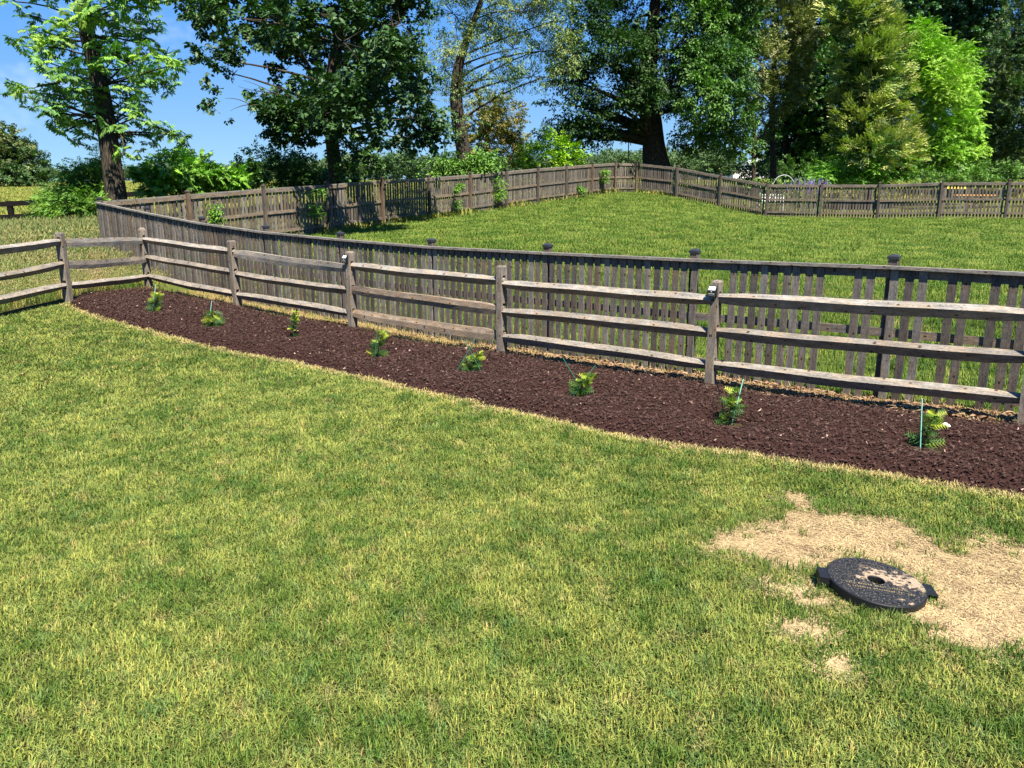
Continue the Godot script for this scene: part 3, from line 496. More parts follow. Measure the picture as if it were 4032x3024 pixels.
func build_bed() -> void:
	var o := part("mulch_bed", sheet(bed, 0.16, 0.055, 0.16), M.mulch, self)
	tag(o, "dark brown mulched planting bed along the split rail fence", "", "", "structure")
	# shredded chips lying on the bed
	var m := MB.new()
	for k in 2:
		var b := Basis(Vector3.UP, k * 0.5) * Basis(Vector3.FORWARD, k * 0.2)
		var off := Vector3(0, 0.004 * k, 0.008 * k)
		var p := [Vector3(-0.5, 0, 0.02), Vector3(-0.25, 0.05, 0.12), Vector3(0.3, 0.06, 0.1), Vector3(0.5, 0.01, 0), Vector3(0.2, 0.04, -0.12), Vector3(-0.3, 0.05, -0.1)]
		for i in p.size():
			p[i] = b * ((p[i] as Vector3) * Vector3(0.05, 0.05, 0.05)) + off
		m.col = Color(1, 1, 1) if k == 0 else Color(0.8, 0.75, 0.72)
		var mid: Vector3 = (p[1] + p[2] + p[4] + p[5]) * 0.25 + Vector3(0, 0.002, 0)
		for i in 6:
			m.tri(mid, p[i], p[(i + 1) % 6])
	var xf := []
	var cols := []
	var lo := Vector2(1e9, 1e9)
	var hi := -lo
	for p in bed:
		lo = lo.min(p)
		hi = hi.max(p)
	for k in 330000:
		var p := Vector2(rf(lo.x, hi.x), rf(lo.y, hi.y))
		if xf.size() > 110000 or not Geometry2D.is_point_in_polygon(p, bed):
			continue
		var s := rf(0.32, 0.75) * (1.0 if rng.randf() < 0.93 else 1.5)
		var b := Basis(Vector3.UP, rf(0, TAU)) * Basis(Vector3.FORWARD, rf(-0.5, 0.5)) * Basis(Vector3.RIGHT, rf(-0.6, 0.6))
		b = b.scaled(Vector3(s, s, s))
		xf.append(Transform3D(b, Vector3(p.x, gh(p.x, p.y) + bed_lift(p) + rf(0.002, 0.016), p.y)))
		var v := rf(0.45, 1.25)
		var c := Color(0.06 * v, 0.036 * v, 0.03 * v)
		if rng.randf() < 0.07:
			c = Color(0.128 * v, 0.0825 * v, 0.069 * v)
		if rng.randf() < 0.005:
			c = Color(0.4, 0.3, 0.24)
		cols.append(c)
	var ch := many("mulch_chips", m.mesh(), M.chip, self, xf, cols)
	tag(ch, "shredded brown bark mulch spread over the planting bed", "mulch", "", "stuff")

# ---------------------------------------------------------------- grass
func tuft(blades: int, radius: float, l0: float, l1: float, w: float, lean: float, tones: Array, seed_: int, heads := 0, gain := 1.8) -> ArrayMesh:
	rng.seed = seed_
	var m := MB.new()
	for k in blades:
		var a := rf(0, TAU)
		var base := Vector3(cos(a), 0, sin(a)) * radius * sqrt(rng.randf())
		var dir := Vector3(rf(-1, 1), 0, rf(-1, 1)).normalized()
		var l := rf(l0, l1)
		var le := lean * rf(0.15, 1.0)
		var side := dir.cross(Vector3.UP).rotated(Vector3.UP, rf(-0.6, 0.6)) * w * rf(0.7, 1.25) * 0.5
		var mid := base + (Vector3.UP * cos(le * 0.6) + dir * sin(le * 0.6)) * l * 0.55
		var tip := mid + (Vector3.UP * cos(le * 1.5) + dir * sin(le * 1.5)) * l * 0.45
		var tone: Color = tones[rng.randi() % tones.size()]
		m.col = tone * (rf(0.8, 1.2) / gain)
		var down := Vector3(0, -0.015, 0)
		m.quad(base - side + down, mid - side * 0.85, mid + side * 0.85, base + side + down)
		m.tri(mid - side * 0.85, tip, mid + side * 0.85)
		if k < heads:
			m.col = Color(1.5, 1.1, 1.7) * (rf(0.8, 1.1) / gain)
			for q in 7:
				var at := tip.lerp(mid, q * 0.06) + Vector3(rf(-0.02, 0.02), rf(-0.01, 0.02), rf(-0.02, 0.02))
				var s2 := Vector3(rf(-1, 1), rf(-0.4, 0.4), rf(-1, 1)).normalized() * 0.013
				m.tri(at - s2, at + Vector3(rf(-0.03, 0.03), 0.05, rf(-0.03, 0.03)), at + s2)
	return m.mesh()

func grass_color(x: float, z: float) -> Color:
	var a := noise.get_noise_2d(x * 1.1, z * 1.1)
	var b := noise.get_noise_2d(x * 4.5 + 50.0, z * 4.5)
	var c := noise.get_noise_2d(x * 13.0, z * 13.0 - 30.0)
	var t := clampf(0.5 + a * 0.7 + b * 0.75 + c * 0.6, 0.0, 1.0)
	var col := Color(0.066, 0.118, 0.022).lerp(Color(0.225, 0.25, 0.066), t)
	var blue := clampf(noise.get_noise_2d(x * 7.0 - 90.0, z * 7.0) * 2.4 - 0.55, 0.0, 1.0)
	col = col.lerp(Color(0.0952, 0.17, 0.068), blue * 0.7)
	var dry := clampf(noise.get_noise_2d(x * 5.0 + 200.0, z * 5.0) * 3.0 - 0.9, 0.0, 1.0)
	return col.lerp(Color(0.326, 0.265, 0.116), dry * 0.7)

func build_lawn_grass() -> void:
	var tones := [Color(1, 1, 1), Color(0.85, 1.0, 0.8), Color(1.25, 1.15, 0.9), Color(0.75, 0.9, 0.75), Color(1.5, 1.25, 1.2), Color(0.62, 0.75, 0.7)]
	var meshes := []
	for k in 3:
		meshes.append(tuft(17, 0.036, 0.032, 0.068, 0.0048, 1.15, tones, 100 + k))
	rng.seed = 77
	var xf := [[], [], []]
	var cols := [[], [], []]
	var edge := PackedVector2Array()
	for p in BED_FRONT:
		edge.append(Vector2(p[0], p[1]))
	var step := 0.033
	var z := -13.6
	while z < -1.3:
		var half := -z * 0.72 + 1.3
		var x := -half
		while x < half:
			var px := x + rf(-0.5, 0.5) * step
			var pz := z + rf(-0.5, 0.5) * step
			x += step
			var dist := sqrt(px * px + pz * pz)
			var keep := clampf(pow(5.0 / dist, 1.3), 0.3, 1.0)
			if rng.randf() > keep or not Geometry2D.is_point_in_polygon(Vector2(px, pz), lawn):
				continue
			var col := grass_color(px, pz)
			var sc := rf(0.75, 1.2) * (1.0 + noise.get_noise_2d(px * 3.0, pz * 3.0) * 0.5)
			if px > 0.9 and pz > -5.6 and pz < -2.7:
				var br := bareness(px, pz)
				if br > 0.0 and rng.randf() < 0.985:
					continue
				if br > -0.35:
					sc *= 1.35
					col = col.lerp(Color(0.068, 0.129, 0.0238), 0.6)
			# scorched, straw-coloured rim along the bed edge
			var d := 1e9
			if dist > 4.6:
				for i in edge.size() - 1:
					d = minf(d, Vector2(px, pz).distance_to(Geometry2D.get_closest_point_to_segment(Vector2(px, pz), edge[i], edge[i + 1])))
				var rim := d + noise.get_noise_2d(px * 12.0, pz * 12.0) * 0.12
				if rim < 0.12:
					col = col.lerp(Color(0.422, 0.326, 0.17), 0.75)
					sc *= 0.8
			var spread := minf(1.0 / sqrt(keep), 1.6)
			var b := Basis(Vector3.UP, rf(0, TAU)).scaled(Vector3(spread, sc, spread))
			var k := rng.randi() % 3
			xf[k].append(Transform3D(b, Vector3(px, gh(px, pz), pz)))
			cols[k].append(col * rf(1.5, 2.1))
		z += step
	for k in 3:
		var o := many("lawn_grass", meshes[k], M.blade, self, xf[k], cols[k])
		tag(o, "short mown green lawn in front of the mulched bed", "grass", "blades of the front lawn", "stuff")

func build_yard_grass() -> void:
	var tones := [Color(1, 1, 1), Color(0.9, 1.0, 0.85), Color(1.2, 1.12, 0.9), Color(0.8, 0.92, 0.8), Color(1.3, 1.1, 1.0)]
	var m := tuft(26, 0.1, 0.06, 0.12, 0.008, 1.0, tones, 200)
	rng.seed = 78
	var xf := []
	var cols := []
	for k in 120000:
		var p := Vector2(rf(-10, 25), rf(-42, -5))
		var dist := p.length()
		if rng.randf() > clampf(pow(14.0 / dist, 1.2), 0.25, 1.0) or absf(p.x) > dist * 0.72 + 1.5 or not Geometry2D.is_point_in_polygon(p, yard):
			continue
		var t := clampf(0.45 + noise.get_noise_2d(p.x * 0.8, p.y * 0.8) * 0.8 + noise.get_noise_2d(p.x * 3.0, p.y * 3.0) * 0.6, 0.0, 1.0)
		var c := Color(0.062, 0.122, 0.02).lerp(Color(0.162, 0.215, 0.045), t)
		var dry := clampf(noise.get_noise_2d(p.x * 1.6 + 33.0, p.y * 1.6) * 2.5 - 0.7, 0.0, 1.0)
		c = c.lerp(Color(0.286, 0.258, 0.0952), dry * 0.6)
		var s := rf(0.8, 1.25)
		var sp := clampf(dist / 14.0, 1.0, 1.9)
		xf.append(Transform3D(Basis(Vector3.UP, rf(0, TAU)).scaled(Vector3(sp, s, sp)), Vector3(p.x, gh(p.x, p.y), p.y)))
		cols.append(c * rf(1.5, 2.1))
	var o := many("yard_grass", m, M.blade, self, xf, cols)
	tag(o, "bright green grass of the lawn inside the picket fence", "grass", "", "stuff")

func build_field_grass() -> void:
	var tones := [Color(1, 1, 1), Color(0.85, 1.0, 0.8), Color(1.3, 1.1, 0.85), Color(1.5, 1.2, 1.0)]
	var tall := tuft(22, 0.14, 0.35, 0.85, 0.008, 0.7, tones, 300, 6, 2.0)
	rng.seed = 79
	var fence := PackedVector2Array()
	var xf := []
	var cols := []
	for k in 150000:
		var p := Vector2(rf(-26, -4), rf(-34, -9))
		if xf.size() > 26000:
			break
		if Geometry2D.is_point_in_polygon(p, yard) or Geometry2D.is_point_in_polygon(p, bed) or Geometry2D.is_point_in_polygon(p, lawn) or Geometry2D.is_point_in_polygon(p, strip):
			continue
		# stay on the far side of the split rail fence
		var a := Vector2(SPLIT_POSTS[1][0], SPLIT_POSTS[1][2])
		var b := Vector2(SPLIT_POSTS[2][0], SPLIT_POSTS[2][2])
		var d := (b - a).normalized()
		var side := d.cross(p - a)
		if side > -0.25 or p.x > -8.3 + (-p.y - 15.8) * -0.4 + 1.2 and p.y > -16.6:
			if side > -0.25:
				continue
		var near := clampf(-side / 4.5, 0.0, 1.0)
		var t := clampf(0.4 + noise.get_noise_2d(p.x * 1.2, p.y * 1.2) * 0.9, 0.0, 1.0)
		var c := Color(0.085, 0.165, 0.035).lerp(Color(0.2, 0.24, 0.065), t)
		var dry := clampf(noise.get_noise_2d(p.x * 0.9 + 80.0, p.y * 0.9) * 1.6 + (0.55 - near) * 1.1, 0.0, 1.0)
		c = c.lerp(Color(0.32, 0.26, 0.115), dry * 0.42)
		var s := lerpf(0.3, 1.15, near) * rf(0.75, 1.2) * clampf(1.0 - (-p.y - 22.0) * 0.06, 0.45, 1.0)
		xf.append(Transform3D(Basis(Vector3.UP, rf(0, TAU)).scaled(Vector3(maxf(s, 0.6), s, maxf(s, 0.6))), Vector3(p.x, gh(p.x, p.y), p.y)))
		cols.append(c * rf(1.7, 2.3))
	var o := many("meadow_grass", tall, M.blade, self, xf, cols)
	tag(o, "tall seeding meadow grass beyond the split rail corner", "grass", "", "stuff")
	# the open field further off
	var far := tuft(30, 0.5, 0.25, 0.5, 0.03, 0.9, tones, 301)
	rng.seed = 80
	xf = []
	cols = []
	for k in 60000:
		var d := 26.0 * pow(9.0, rng.randf())
		var ang := rf(-0.66, 0.66)
		if d < 60.0 and ang > 0.2:
			continue
		var p := Vector2(sin(ang) * d, -cos(ang) * d)
		if Geometry2D.is_point_in_polygon(p, yard) or (ang > -0.05 and rng.randf() < 0.6):
			continue
		var t := clampf(0.5 + noise.get_noise_2d(p.x * 0.35, p.y * 0.35) * 0.9 + noise.get_noise_2d(p.x * 1.5, p.y * 1.5) * 0.4, 0.0, 1.0)
		var c := Color(0.116, 0.163, 0.034).lerp(Color(0.231, 0.231, 0.068), t)
		var s := clampf(d / 45.0, 0.8, 2.4)
		xf.append(Transform3D(Basis(Vector3.UP, rf(0, TAU)).scaled(Vector3(s * 1.3, rf(0.6, 1.0) * minf(s, 1.0), s * 1.3)), Vector3(p.x, gh(p.x, p.y), p.y)))
		cols.append(c * rf(1.5, 2.1))
	o = many("field_grass", far, M.blade, self, xf, cols)
	tag(o, "yellow green hay field reaching to the distant woods", "grass", "", "stuff")

func build_bare_patch() -> void:
	# pale soil under dead grass around the lid
	var st := SurfaceTool.new()
	st.begin(Mesh.PRIMITIVE_TRIANGLES)
	var step := 0.035
	var x := 0.9
	while x < 4.2:
		var z := -5.5
		while z < -2.8:
			if bareness(x + step * 0.5, z + step * 0.5) > -0.12 and Geometry2D.is_point_in_polygon(Vector2(x, z), lawn):
				var q := [Vector2(x, z), Vector2(x + step, z), Vector2(x + step, z + step), Vector2(x, z), Vector2(x + step, z + step), Vector2(x, z + step)]
				for p in q:
					st.set_smooth_group(0)
					st.add_vertex(Vector3(p.x, gh(p.x, p.y) + 0.006 + noise.get_noise_2d(p.x * 30.0, p.y * 30.0) * 0.004, p.y))
			z += step
		x += step
	st.index()
	st.generate_normals()
	var o: Node = part("bare_soil", st.commit(), M.soil, self)
	tag(o, "pale bare soil patch around the black lid", "", "", "structure")
	# dead straw lying flat
	rng.seed = 400
	var m := MB.new()
	for k in 16:
		var a := rf(0, TAU)
		var base := Vector3(rf(-0.05, 0.05), rf(0.001, 0.008), rf(-0.05, 0.05))
		var dir := Vector3(cos(a), rf(-0.1, 0.22), sin(a)) * rf(0.025, 0.065)
		var side := Vector3(-sin(a), 0, cos(a)) * 0.0019
		m.col = Color(1, 1, 1) * rf(0.7, 1.2)
		m.quad(base - side, base + dir - side * 0.5, base + dir + side * 0.5, base + side)
	var xf := []
	var cols := []
	for k in 40000:
		var p := Vector2(rf(0.9, 4.2), rf(-5.5, -2.8))
		if xf.size() > 9000 or bareness(p.x, p.y) < -0.15 or not Geometry2D.is_point_in_polygon(p, lawn) or p.distance_to(Vector2(LID[0][0], LID[0][2])) < 0.27:
			continue
		xf.append(Transform3D(Basis(Vector3.UP, rf(0, TAU)).scaled(Vector3.ONE * rf(0.8, 1.3)), Vector3(p.x, gh(p.x, p.y) + 0.008, p.y)))
		var c := Color(0.422, 0.32, 0.17)
		var nn := noise.get_noise_2d(p.x * 8.0, p.y * 8.0)
		if nn > 0.3:
			c = Color(0.13, 0.085, 0.05)
		elif nn > 0.12:
			c = Color(0.299, 0.211, 0.116)
		cols.append(c * rf(0.75, 1.2))
	o = many("dead_grass", m.mesh(), M.dry, self, xf, cols)
	tag(o, "straw coloured dead grass lying around the black lid", "dead grass", "", "stuff")

func build_strip() -> void:
	# dried grass between the two fences
	var tones := [Color(1, 1, 1), Color(1.15, 1.05, 0.95), Color(0.8, 0.75, 0.7), Color(0.55, 0.7, 0.4)]
	var dry := tuft(18, 0.07, 0.05, 0.15, 0.006, 1.3, tones, 500)
	rng.seed = 81
	var xf := []
	var cols := []
	for k in 60000:
		var p := Vector2(rf(-9.5, 7.5), rf(-18, -4))
		if xf.size() > 5200 or not Geometry2D.is_point_in_polygon(p, strip):
			continue
		var c := Color(0.408, 0.313, 0.156)
		if noise.get_noise_2d(p.x * 2.2, p.y * 2.2) > 0.2 and p.x < -3.0 or rng.randf() < 0.08:
			c = Color(0.204, 0.224, 0.0612)
		xf.append(Transform3D(Basis(Vector3.UP, rf(0, TAU)).scaled(Vector3.ONE * rf(0.6, 1.2)), Vector3(p.x, gh(p.x, p.y), p.y)))
		cols.append(c * rf(1.3, 2.0))
	var o := many("dry_grass", dry, M.dry, self, xf, cols)
	tag(o, "dried straw coloured grass between the rail and picket fences", "dry grass", "", "stuff")
	# curled dead leaves caught along the fence
	rng.seed = 501
	var m := MB.new()
	for k in 4:
		var b := Basis(Vector3.UP, k * 1.7) * Basis(Vector3.RIGHT, rf(-0.7, 0.7))
		var at := Vector3(rf(-0.06, 0.06), 0.012 + 0.014 * k, rf(-0.06, 0.06))
		m.col = Color(1, 1, 1) * rf(0.75, 1.15)
		var pts := []
		for q in 7:
			var a := TAU * q / 7
			var r := 0.045 * (1.0 if q % 2 == 0 else 0.6)
			pts.append(at + b * Vector3(cos(a) * r * 1.4, absf(sin(a)) * 0.022 + rf(-0.006, 0.006), sin(a) * r))
		for q in 7:
			m.tri(at, pts[q], pts[(q + 1) % 7])
	xf = []
	cols = []
	for k in 60000:
		var p := Vector2(rf(-6, 7.5), rf(-15, -4))
		if xf.size() > 2200 or not Geometry2D.is_point_in_polygon(p, strip):
			continue
		if rng.randf() > clampf((p.x + 1.0) / 3.5, 0.03, 0.8):
			continue
		xf.append(Transform3D(Basis(Vector3.UP, rf(0, TAU)).scaled(Vector3.ONE * rf(0.4, 0.8)), Vector3(p.x, gh(p.x, p.y) + rf(0.0, 0.05), p.y)))
		cols.append(Color(0.204, 0.116, 0.0612).lerp(Color(0.34, 0.238, 0.15), rng.randf()) * rf(0.6, 1.1))
	o = many("dead_leaves", m.mesh(), M.dry, self, xf, cols)
	tag(o, "curled brown dead leaves lying along the picket fence foot", "dead leaves", "", "stuff")

# ---------------------------------------------------------------- fences
func v3(p: Array) -> Vector3:
	return Vector3(p[0], p[1], p[2])

# frame whose y axis runs from a to b and whose z axis leans towards out
func along(a: Vector3, b: Vector3, out: Vector3) -> Basis:
	var y := (b - a).normalized()
	var x := y.cross(out).normalized()
	return Basis(x, y, x.cross(y))

func rail_mesh(l: float, flat: bool) -> ArrayMesh:
	# a riven rail: five-sided, uneven, tapering to tenons at both ends
	var m := MB.new()
	var off := Vector2(rf(0, 3), rf(0, 5))
	var prof := [Vector2(-0.04, 0.046), Vector2(-0.006, 0.06), Vector2(0.056, 0.014), Vector2(-0.016, -0.062), Vector2(-0.045, -0.034)]
	if flat:
		prof = [Vector2(-0.03, 0.062), Vector2(0.022, 0.066), Vector2(0.034, 0.0), Vector2(0.026, -0.066), Vector2(-0.036, -0.05)]
	var n := 16
	var rings := []
	var ph := rf(0, TAU)
	var twist := rf(-0.25, 0.25)
	var bow := rf(-0.025, 0.015)
	for i in n + 1:
		var t := float(i) / n
		var e := minf(t, 1.0 - t) * l
		var k := smoothstep(0.0, 0.38, e)
		var ring := []
		for q in prof.size():
			var p: Vector2 = prof[q]
			p *= 1.14 + 0.07 * sin(ph + q * 2.1 + t * 4.0) + rf(-0.025, 0.025)
			p.x *= lerpf(0.62, 1.0, k)
			p.y *= lerpf(0.66, 1.0, k)
			p = p.rotated(twist * (t - 0.5))
			ring.append(Vector3(p.y, (t - 0.5) * l, p.x) + Vector3(bow * sin(t * PI) + 0.003 * sin(t * 13.0 + ph), 0, 0.005 * sin(t * 8.0 + ph)))
		rings.append(ring)
	for i in n:
		var u := 0.0
		for q in prof.size():
			var j := (q + 1) % prof.size()
			var w := (prof[q] as Vector2).distance_to(prof[j])
			var v0 := l * i / n
			var v1 := l * (i + 1) / n
			m.quad(rings[i][q], rings[i + 1][q], rings[i + 1][j], rings[i][j], off + Vector2(u, v0), off + Vector2(u, v1), off + Vector2(u + w, v1), off + Vector2(u + w, v0))
			u += w + 0.07
	for e in [0, n]:
		var r: Array = rings[e]
		for q in range(1, r.size() - 1):
			if e == 0:
				m.tri(r[0], r[q], r[q + 1], off, off + Vector2(0.05, 0), off + Vector2(0.05, 0.05))
			else:
				m.tri(r[0], r[q + 1], r[q], off, off + Vector2(0.05, 0), off + Vector2(0.05, 0.05))
	return m.mesh()

# a rail fence post with three through slots; local x runs along the fence, z across it
func split_post_mesh(h: float, round_top: bool) -> ArrayMesh:
	var m := MB.new()
	var off := Vector2(rf(0, 3), rf(0, 5))
	var w := 0.125
	var wall := 0.032
	var d := 0.088
	var sink := 0.3
	for s in [-1, 1]:
		m.box(Vector3(d, h - 0.02 + sink, wall), Vector3(0, (h - 0.02 - sink) * 0.5, s * (w - wall) * 0.5), Basis.IDENTITY, off + Vector2(0.2 * s, 0))
	var cuts := [-sink]
	for r in [0.29, 0.66, 1.03]:
		cuts.append(r - 0.058)
		cuts.append(r + 0.09)
	cuts.append(h - 0.02)
	for k in range(0, cuts.size(), 2):
		var a: float = cuts[k]
		var b: float = cuts[k + 1]
		m.box(Vector3(d, b - a, w - 2.0 * wall), Vector3(0, (a + b) * 0.5, 0), Basis.IDENTITY, off + Vector2(0.5, a))
	# weathered bevelled top
	m.box(Vector3(d, 0.02, w), Vector3(0, h - 0.01, 0), Basis.IDENTITY, off, 0.012)
	if round_top:
		m.box(Vector3(d * 0.86, 0.03, w * 0.8), Vector3(0, h + 0.015, 0), Basis.IDENTITY, off, 0.02)
	return m.mesh()

func build_split_fence() -> void:
	rng.seed = 9001
	var f := thing("split_rail_fence", v3(SPLIT_POSTS[2]), "weathered grey three rail split rail fence behind the mulched bed", "fence")
	var o := f.position
	var n := SPLIT_POSTS.size()
	var outs := []
	for i in n:
		var a := v3(SPLIT_POSTS[maxi(i - 1, 0)])
		var b := v3(SPLIT_POSTS[mini(i + 1, n - 1)])
		if i == 1:
			b = v3(SPLIT_POSTS[2])
		if i == 2:
			a = v3(SPLIT_POSTS[2])
		var d := b - a
		d.y = 0
		d = d.normalized()
		outs.append(d)
		var out := Vector3(-d.z, 0, d.x)
		var lean := Basis(Vector3.RIGHT, rf(-0.02, 0.02)) * Basis(Vector3.BACK, rf(-0.02, 0.02))
		part("post", split_post_mesh(SPLIT_POSTS[i][3], i == 2), M.split_post[i % 2], f, Transform3D(Basis(d, Vector3.UP, out * -1.0 if false else d.cross(Vector3.UP)) * lean, v3(SPLIT_POSTS[i]) - o))
	for i in n - 1:
		var a := v3(SPLIT_POSTS[i])
		var b := v3(SPLIT_POSTS[i + 1])
		var d := (b - a)
		d.y = 0
		d = d.normalized()
		var out := d.cross(Vector3.UP)
		if out.z < 0 and i > 1:
			out = -out
		if i < 2:
			out = Vector3(0.8, 0, 0.6)
			out = (out - d * out.dot(d)).normalized()
		for k in 3:
			var y: float = [0.29, 0.66, 1.03][k]
			var dz := rf(-0.012, 0.012)
			var pa := a + Vector3(0, y + rf(-0.02, 0.015) + (0.012 if i % 2 == 0 else -0.012), 0) - d * 0.05 + out * dz
			var pb := b + Vector3(0, y + rf(-0.02, 0.015) + (0.012 if i % 2 == 0 else -0.012), 0) + d * 0.05 + out * dz
			var flat := (i == 4 and k < 2) or (i == 1 and k > 0) or (i == 3 and k == 2)
			var bs := along(pa, pb, out) 
			# mesh profile: x is height, z points out of the fence
			var up := bs.y.cross(out).normalized()
			if up.y < 0:
				up = -up
			var basis := Basis(up, bs.y, up.cross(bs.y))
			if basis.z.dot(out) < 0:
				basis = Basis(up, -bs.y, up.cross(-bs.y))
			basis = basis * Basis(Vector3.UP, rf(-0.16, 0.16))
			var mat: Material = M.new_rail if i == 4 and k < 2 else M.split_rail[(i * 3 + k) % 3]
			part("rail", rail_mesh(pa.distance_to(pb), flat), mat, f, Transform3D(basis, (pa + pb) * 0.5 - o))
	# welded wire on the far side of the rails
	var w := MB.new()
	for i in range(1, n - 1):
		var a := v3(SPLIT_POSTS[i]) - o
		var b := v3(SPLIT_POSTS[i + 1]) - o
		var d := (b - a)
		d.y = 0
		d = d.normalized()
		var out := d.cross(Vector3.UP)
		if out.z > 0:
			out = -out
		a += out * 0.07
		b += out * 0.07
		for k in 12:
			var y := 0.02 + k * 0.1
			w.tube([a + Vector3(0, y, 0), b + Vector3(0, y, 0)], [0.0011, 0.0011], 3, false)
		var cnt := int(a.distance_to(b) / 0.05)
		for k in cnt:
			var p := a.lerp(b, (k + 0.5) / cnt)
			w.tube([p + Vector3(0, 0.0, 0), p + Vector3(0, 1.13, 0)], [0.0009, 0.0009], 3, false)
	var wm := part("wire_mesh", w.mesh(), M.wire, f)
	wm.set_meta("kind", "stuff")

func picket_meshes(h: float) -> Array:
	var out := []
	for k in 8:
		var m := MB.new()
		m.box(Vector3(0.08, h, 0.02), Vector3(0, h * 0.5, 0), Basis.IDENTITY, Vector2(k * 0.29 + 0.07, k * 0.83))
		out.append(m.mesh())
	return out

func post_cap_mesh(s: float) -> ArrayMesh:
	var m := MB.new()
	m.box(Vector3(s, 0.03, s), Vector3(0, 0.015, 0))
	m.box(Vector3(s, 0.022, s), Vector3(0, 0.041, 0), Basis.IDENTITY, Vector2.ZERO, s * 0.32)
	return m.mesh()

func build_picket_fence(called: String, posts: Array, label: String, outward: float, loose: Array, dark_caps: bool, skip_first: bool, seed_: int) -> void:
	rng.seed = seed_
	var f := thing(called, v3(posts[0]), label, "fence", "runs of the picket fence round the yard")
	var o := f.position
	var hp := 1.47
	var pick := picket_meshes(hp - 0.05)
	var pm := []
	for k in 4:
		var m := MB.new()
		m.box(Vector3(0.09, 1.57 + 0.25, 0.09), Vector3(0, (1.57 - 0.25) * 0.5, 0), Basis.IDENTITY, Vector2(k * 0.37, k * 0.9))
		pm.append(m.mesh())
	var cap := post_cap_mesh(0.112)
	var s0 := 0.0
	for i in posts.size():
		if i == 0 and skip_first:
			continue
		var a := v3(posts[mini(i, posts.size() - 2)])
		var b := v3(posts[mini(i, posts.size() - 2) + 1])
		var d := (b - a)
		d.y = 0
		var bs := Basis(d.normalized(), Vector3.UP, d.normalized().cross(Vector3.UP)) * Basis(Vector3.RIGHT, rf(-0.012, 0.012)) * Basis(Vector3.BACK, rf(-0.012, 0.012))
		var p := part("post", pm[i % 4], M.fence_post[rng.randi() % 3] if not dark_caps else M.fence_post[0], f, Transform3D(bs, v3(posts[i]) - o))
		part("post_cap", cap, M.black_metal if dark_caps else M.fence_post[2], p, Transform3D(Basis.IDENTITY, Vector3(0, 1.571, 0)))
	var carry := 0.0
	var flat := Vector3(1, 0, 1)
	for i in posts.size() - 1:
		var a := v3(posts[i]) - o
		var b := v3(posts[i + 1]) - o
		var d := b - a
		var dh := (d * flat).normalized()
		var out := dh.cross(Vector3.UP) * outward
		var bs := along(a, b, out)
		var l := d.length()
		var slope := d.y / (d * flat).length()
		# rails on the outer face of the posts
		var rows := [[hp - 0.045, 0.088], [0.8, 0.088], [0.24, 0.088]]
		for r in rows:
			var m := MB.new()
			m.box(Vector3(r[1], l - 0.004, 0.036), Vector3.ZERO, Basis.IDENTITY, Vector2(rf(0, 3), rf(0, 5)))
			var up := Vector3(0, r[0], 0)
			part("rail", m.mesh(), M.fence_rail[rng.randi() % 2], f, Transform3D(bs, (a + b) * 0.5 + up + out * 0.0655))
		var cb := MB.new()
		cb.box(Vector3(0.033, l - 0.003, 0.094), Vector3.ZERO, Basis.IDENTITY, Vector2(rf(0, 3), rf(0, 5)))
		part("cap_board", cb.mesh(), M.cap_board, f, Transform3D(bs, (a + b) * 0.5 + Vector3(0, hp + 0.019, 0) + out * (0.094 + 0.001 * (i % 2))))
		# pickets
		var spots := []
		var lh := (d * flat).length()
		if loose.size() > 0 and s0 < 6.75:
			for q in loose:
				if q >= s0 and q < s0 + lh:
					spots.append(q - s0)
			if s0 + lh > 6.8:
				carry = 6.82 - s0
		if loose.size() == 0 or s0 + lh > 6.8:
			var t := carry
			while t < lh:
				spots.append(t + rf(-0.007, 0.007))
				t += 0.125
			carry = t - lh
		for q in spots:
			var tt: float = q / lh
			var base := a.lerp(b, tt)
			var tilt := Basis(out, rf(-0.01, 0.01))
			var pb := tilt * Basis(dh, Vector3.UP, dh.cross(Vector3.UP))
			part("picket", pick[rng.randi() % 8], M.picket[[0, 0, 1, 2, 3, 4, 0, 1, 2][rng.randi() % 9]], f, Transform3D(pb, base + Vector3(0, 0.05 + rf(-0.012, 0.0) - absf(slope) * 0.02, 0) + out * (0.0945 + rf(0, 0.002))))
		s0 += lh

func build_board_fence() -> void:
	rng.seed = 9100
	var f := thing("board_fence", Vector3(-21.64, 0.66, -34), "black two board paddock fence at the edge of the field", "fence")
	var o := f.position
	var dirv := Vector3(1, 0, -0.12).normalized()
	for k in range(-2, 3):
		var p := Vector3(-21.64, 0, -34) + dirv * (k * 2.9)
		p.y = gh(p.x, p.z)
		var m := MB.new()
		m.box(Vector3(0.2, 1.6, 0.16), Vector3(0, 0.58, 0), Basis.IDENTITY, Vector2(k, k))
		part("post", m.mesh(), M.black_board, f, Transform3D(Basis(Vector3.UP, 0.12), p - o))
		if k < 2:
			var q := Vector3(-21.64, 0, -34) + dirv * ((k + 1) * 2.9)
			q.y = gh(q.x, q.z)
			for y in [1.25, 0.7, 0.2]:
				var bm := MB.new()
				bm.box(Vector3(0.21, p.distance_to(q) - 0.004, 0.03), Vector3.ZERO, Basis.IDENTITY, Vector2(k, y))
				part("board", bm.mesh(), M.black_board, f, Transform3D(along(p, q, Vector3(0, 0, 1)), (p + q) * 0.5 + Vector3(0, y, 0) + Vector3(0.01, 0, 0.083) - o))

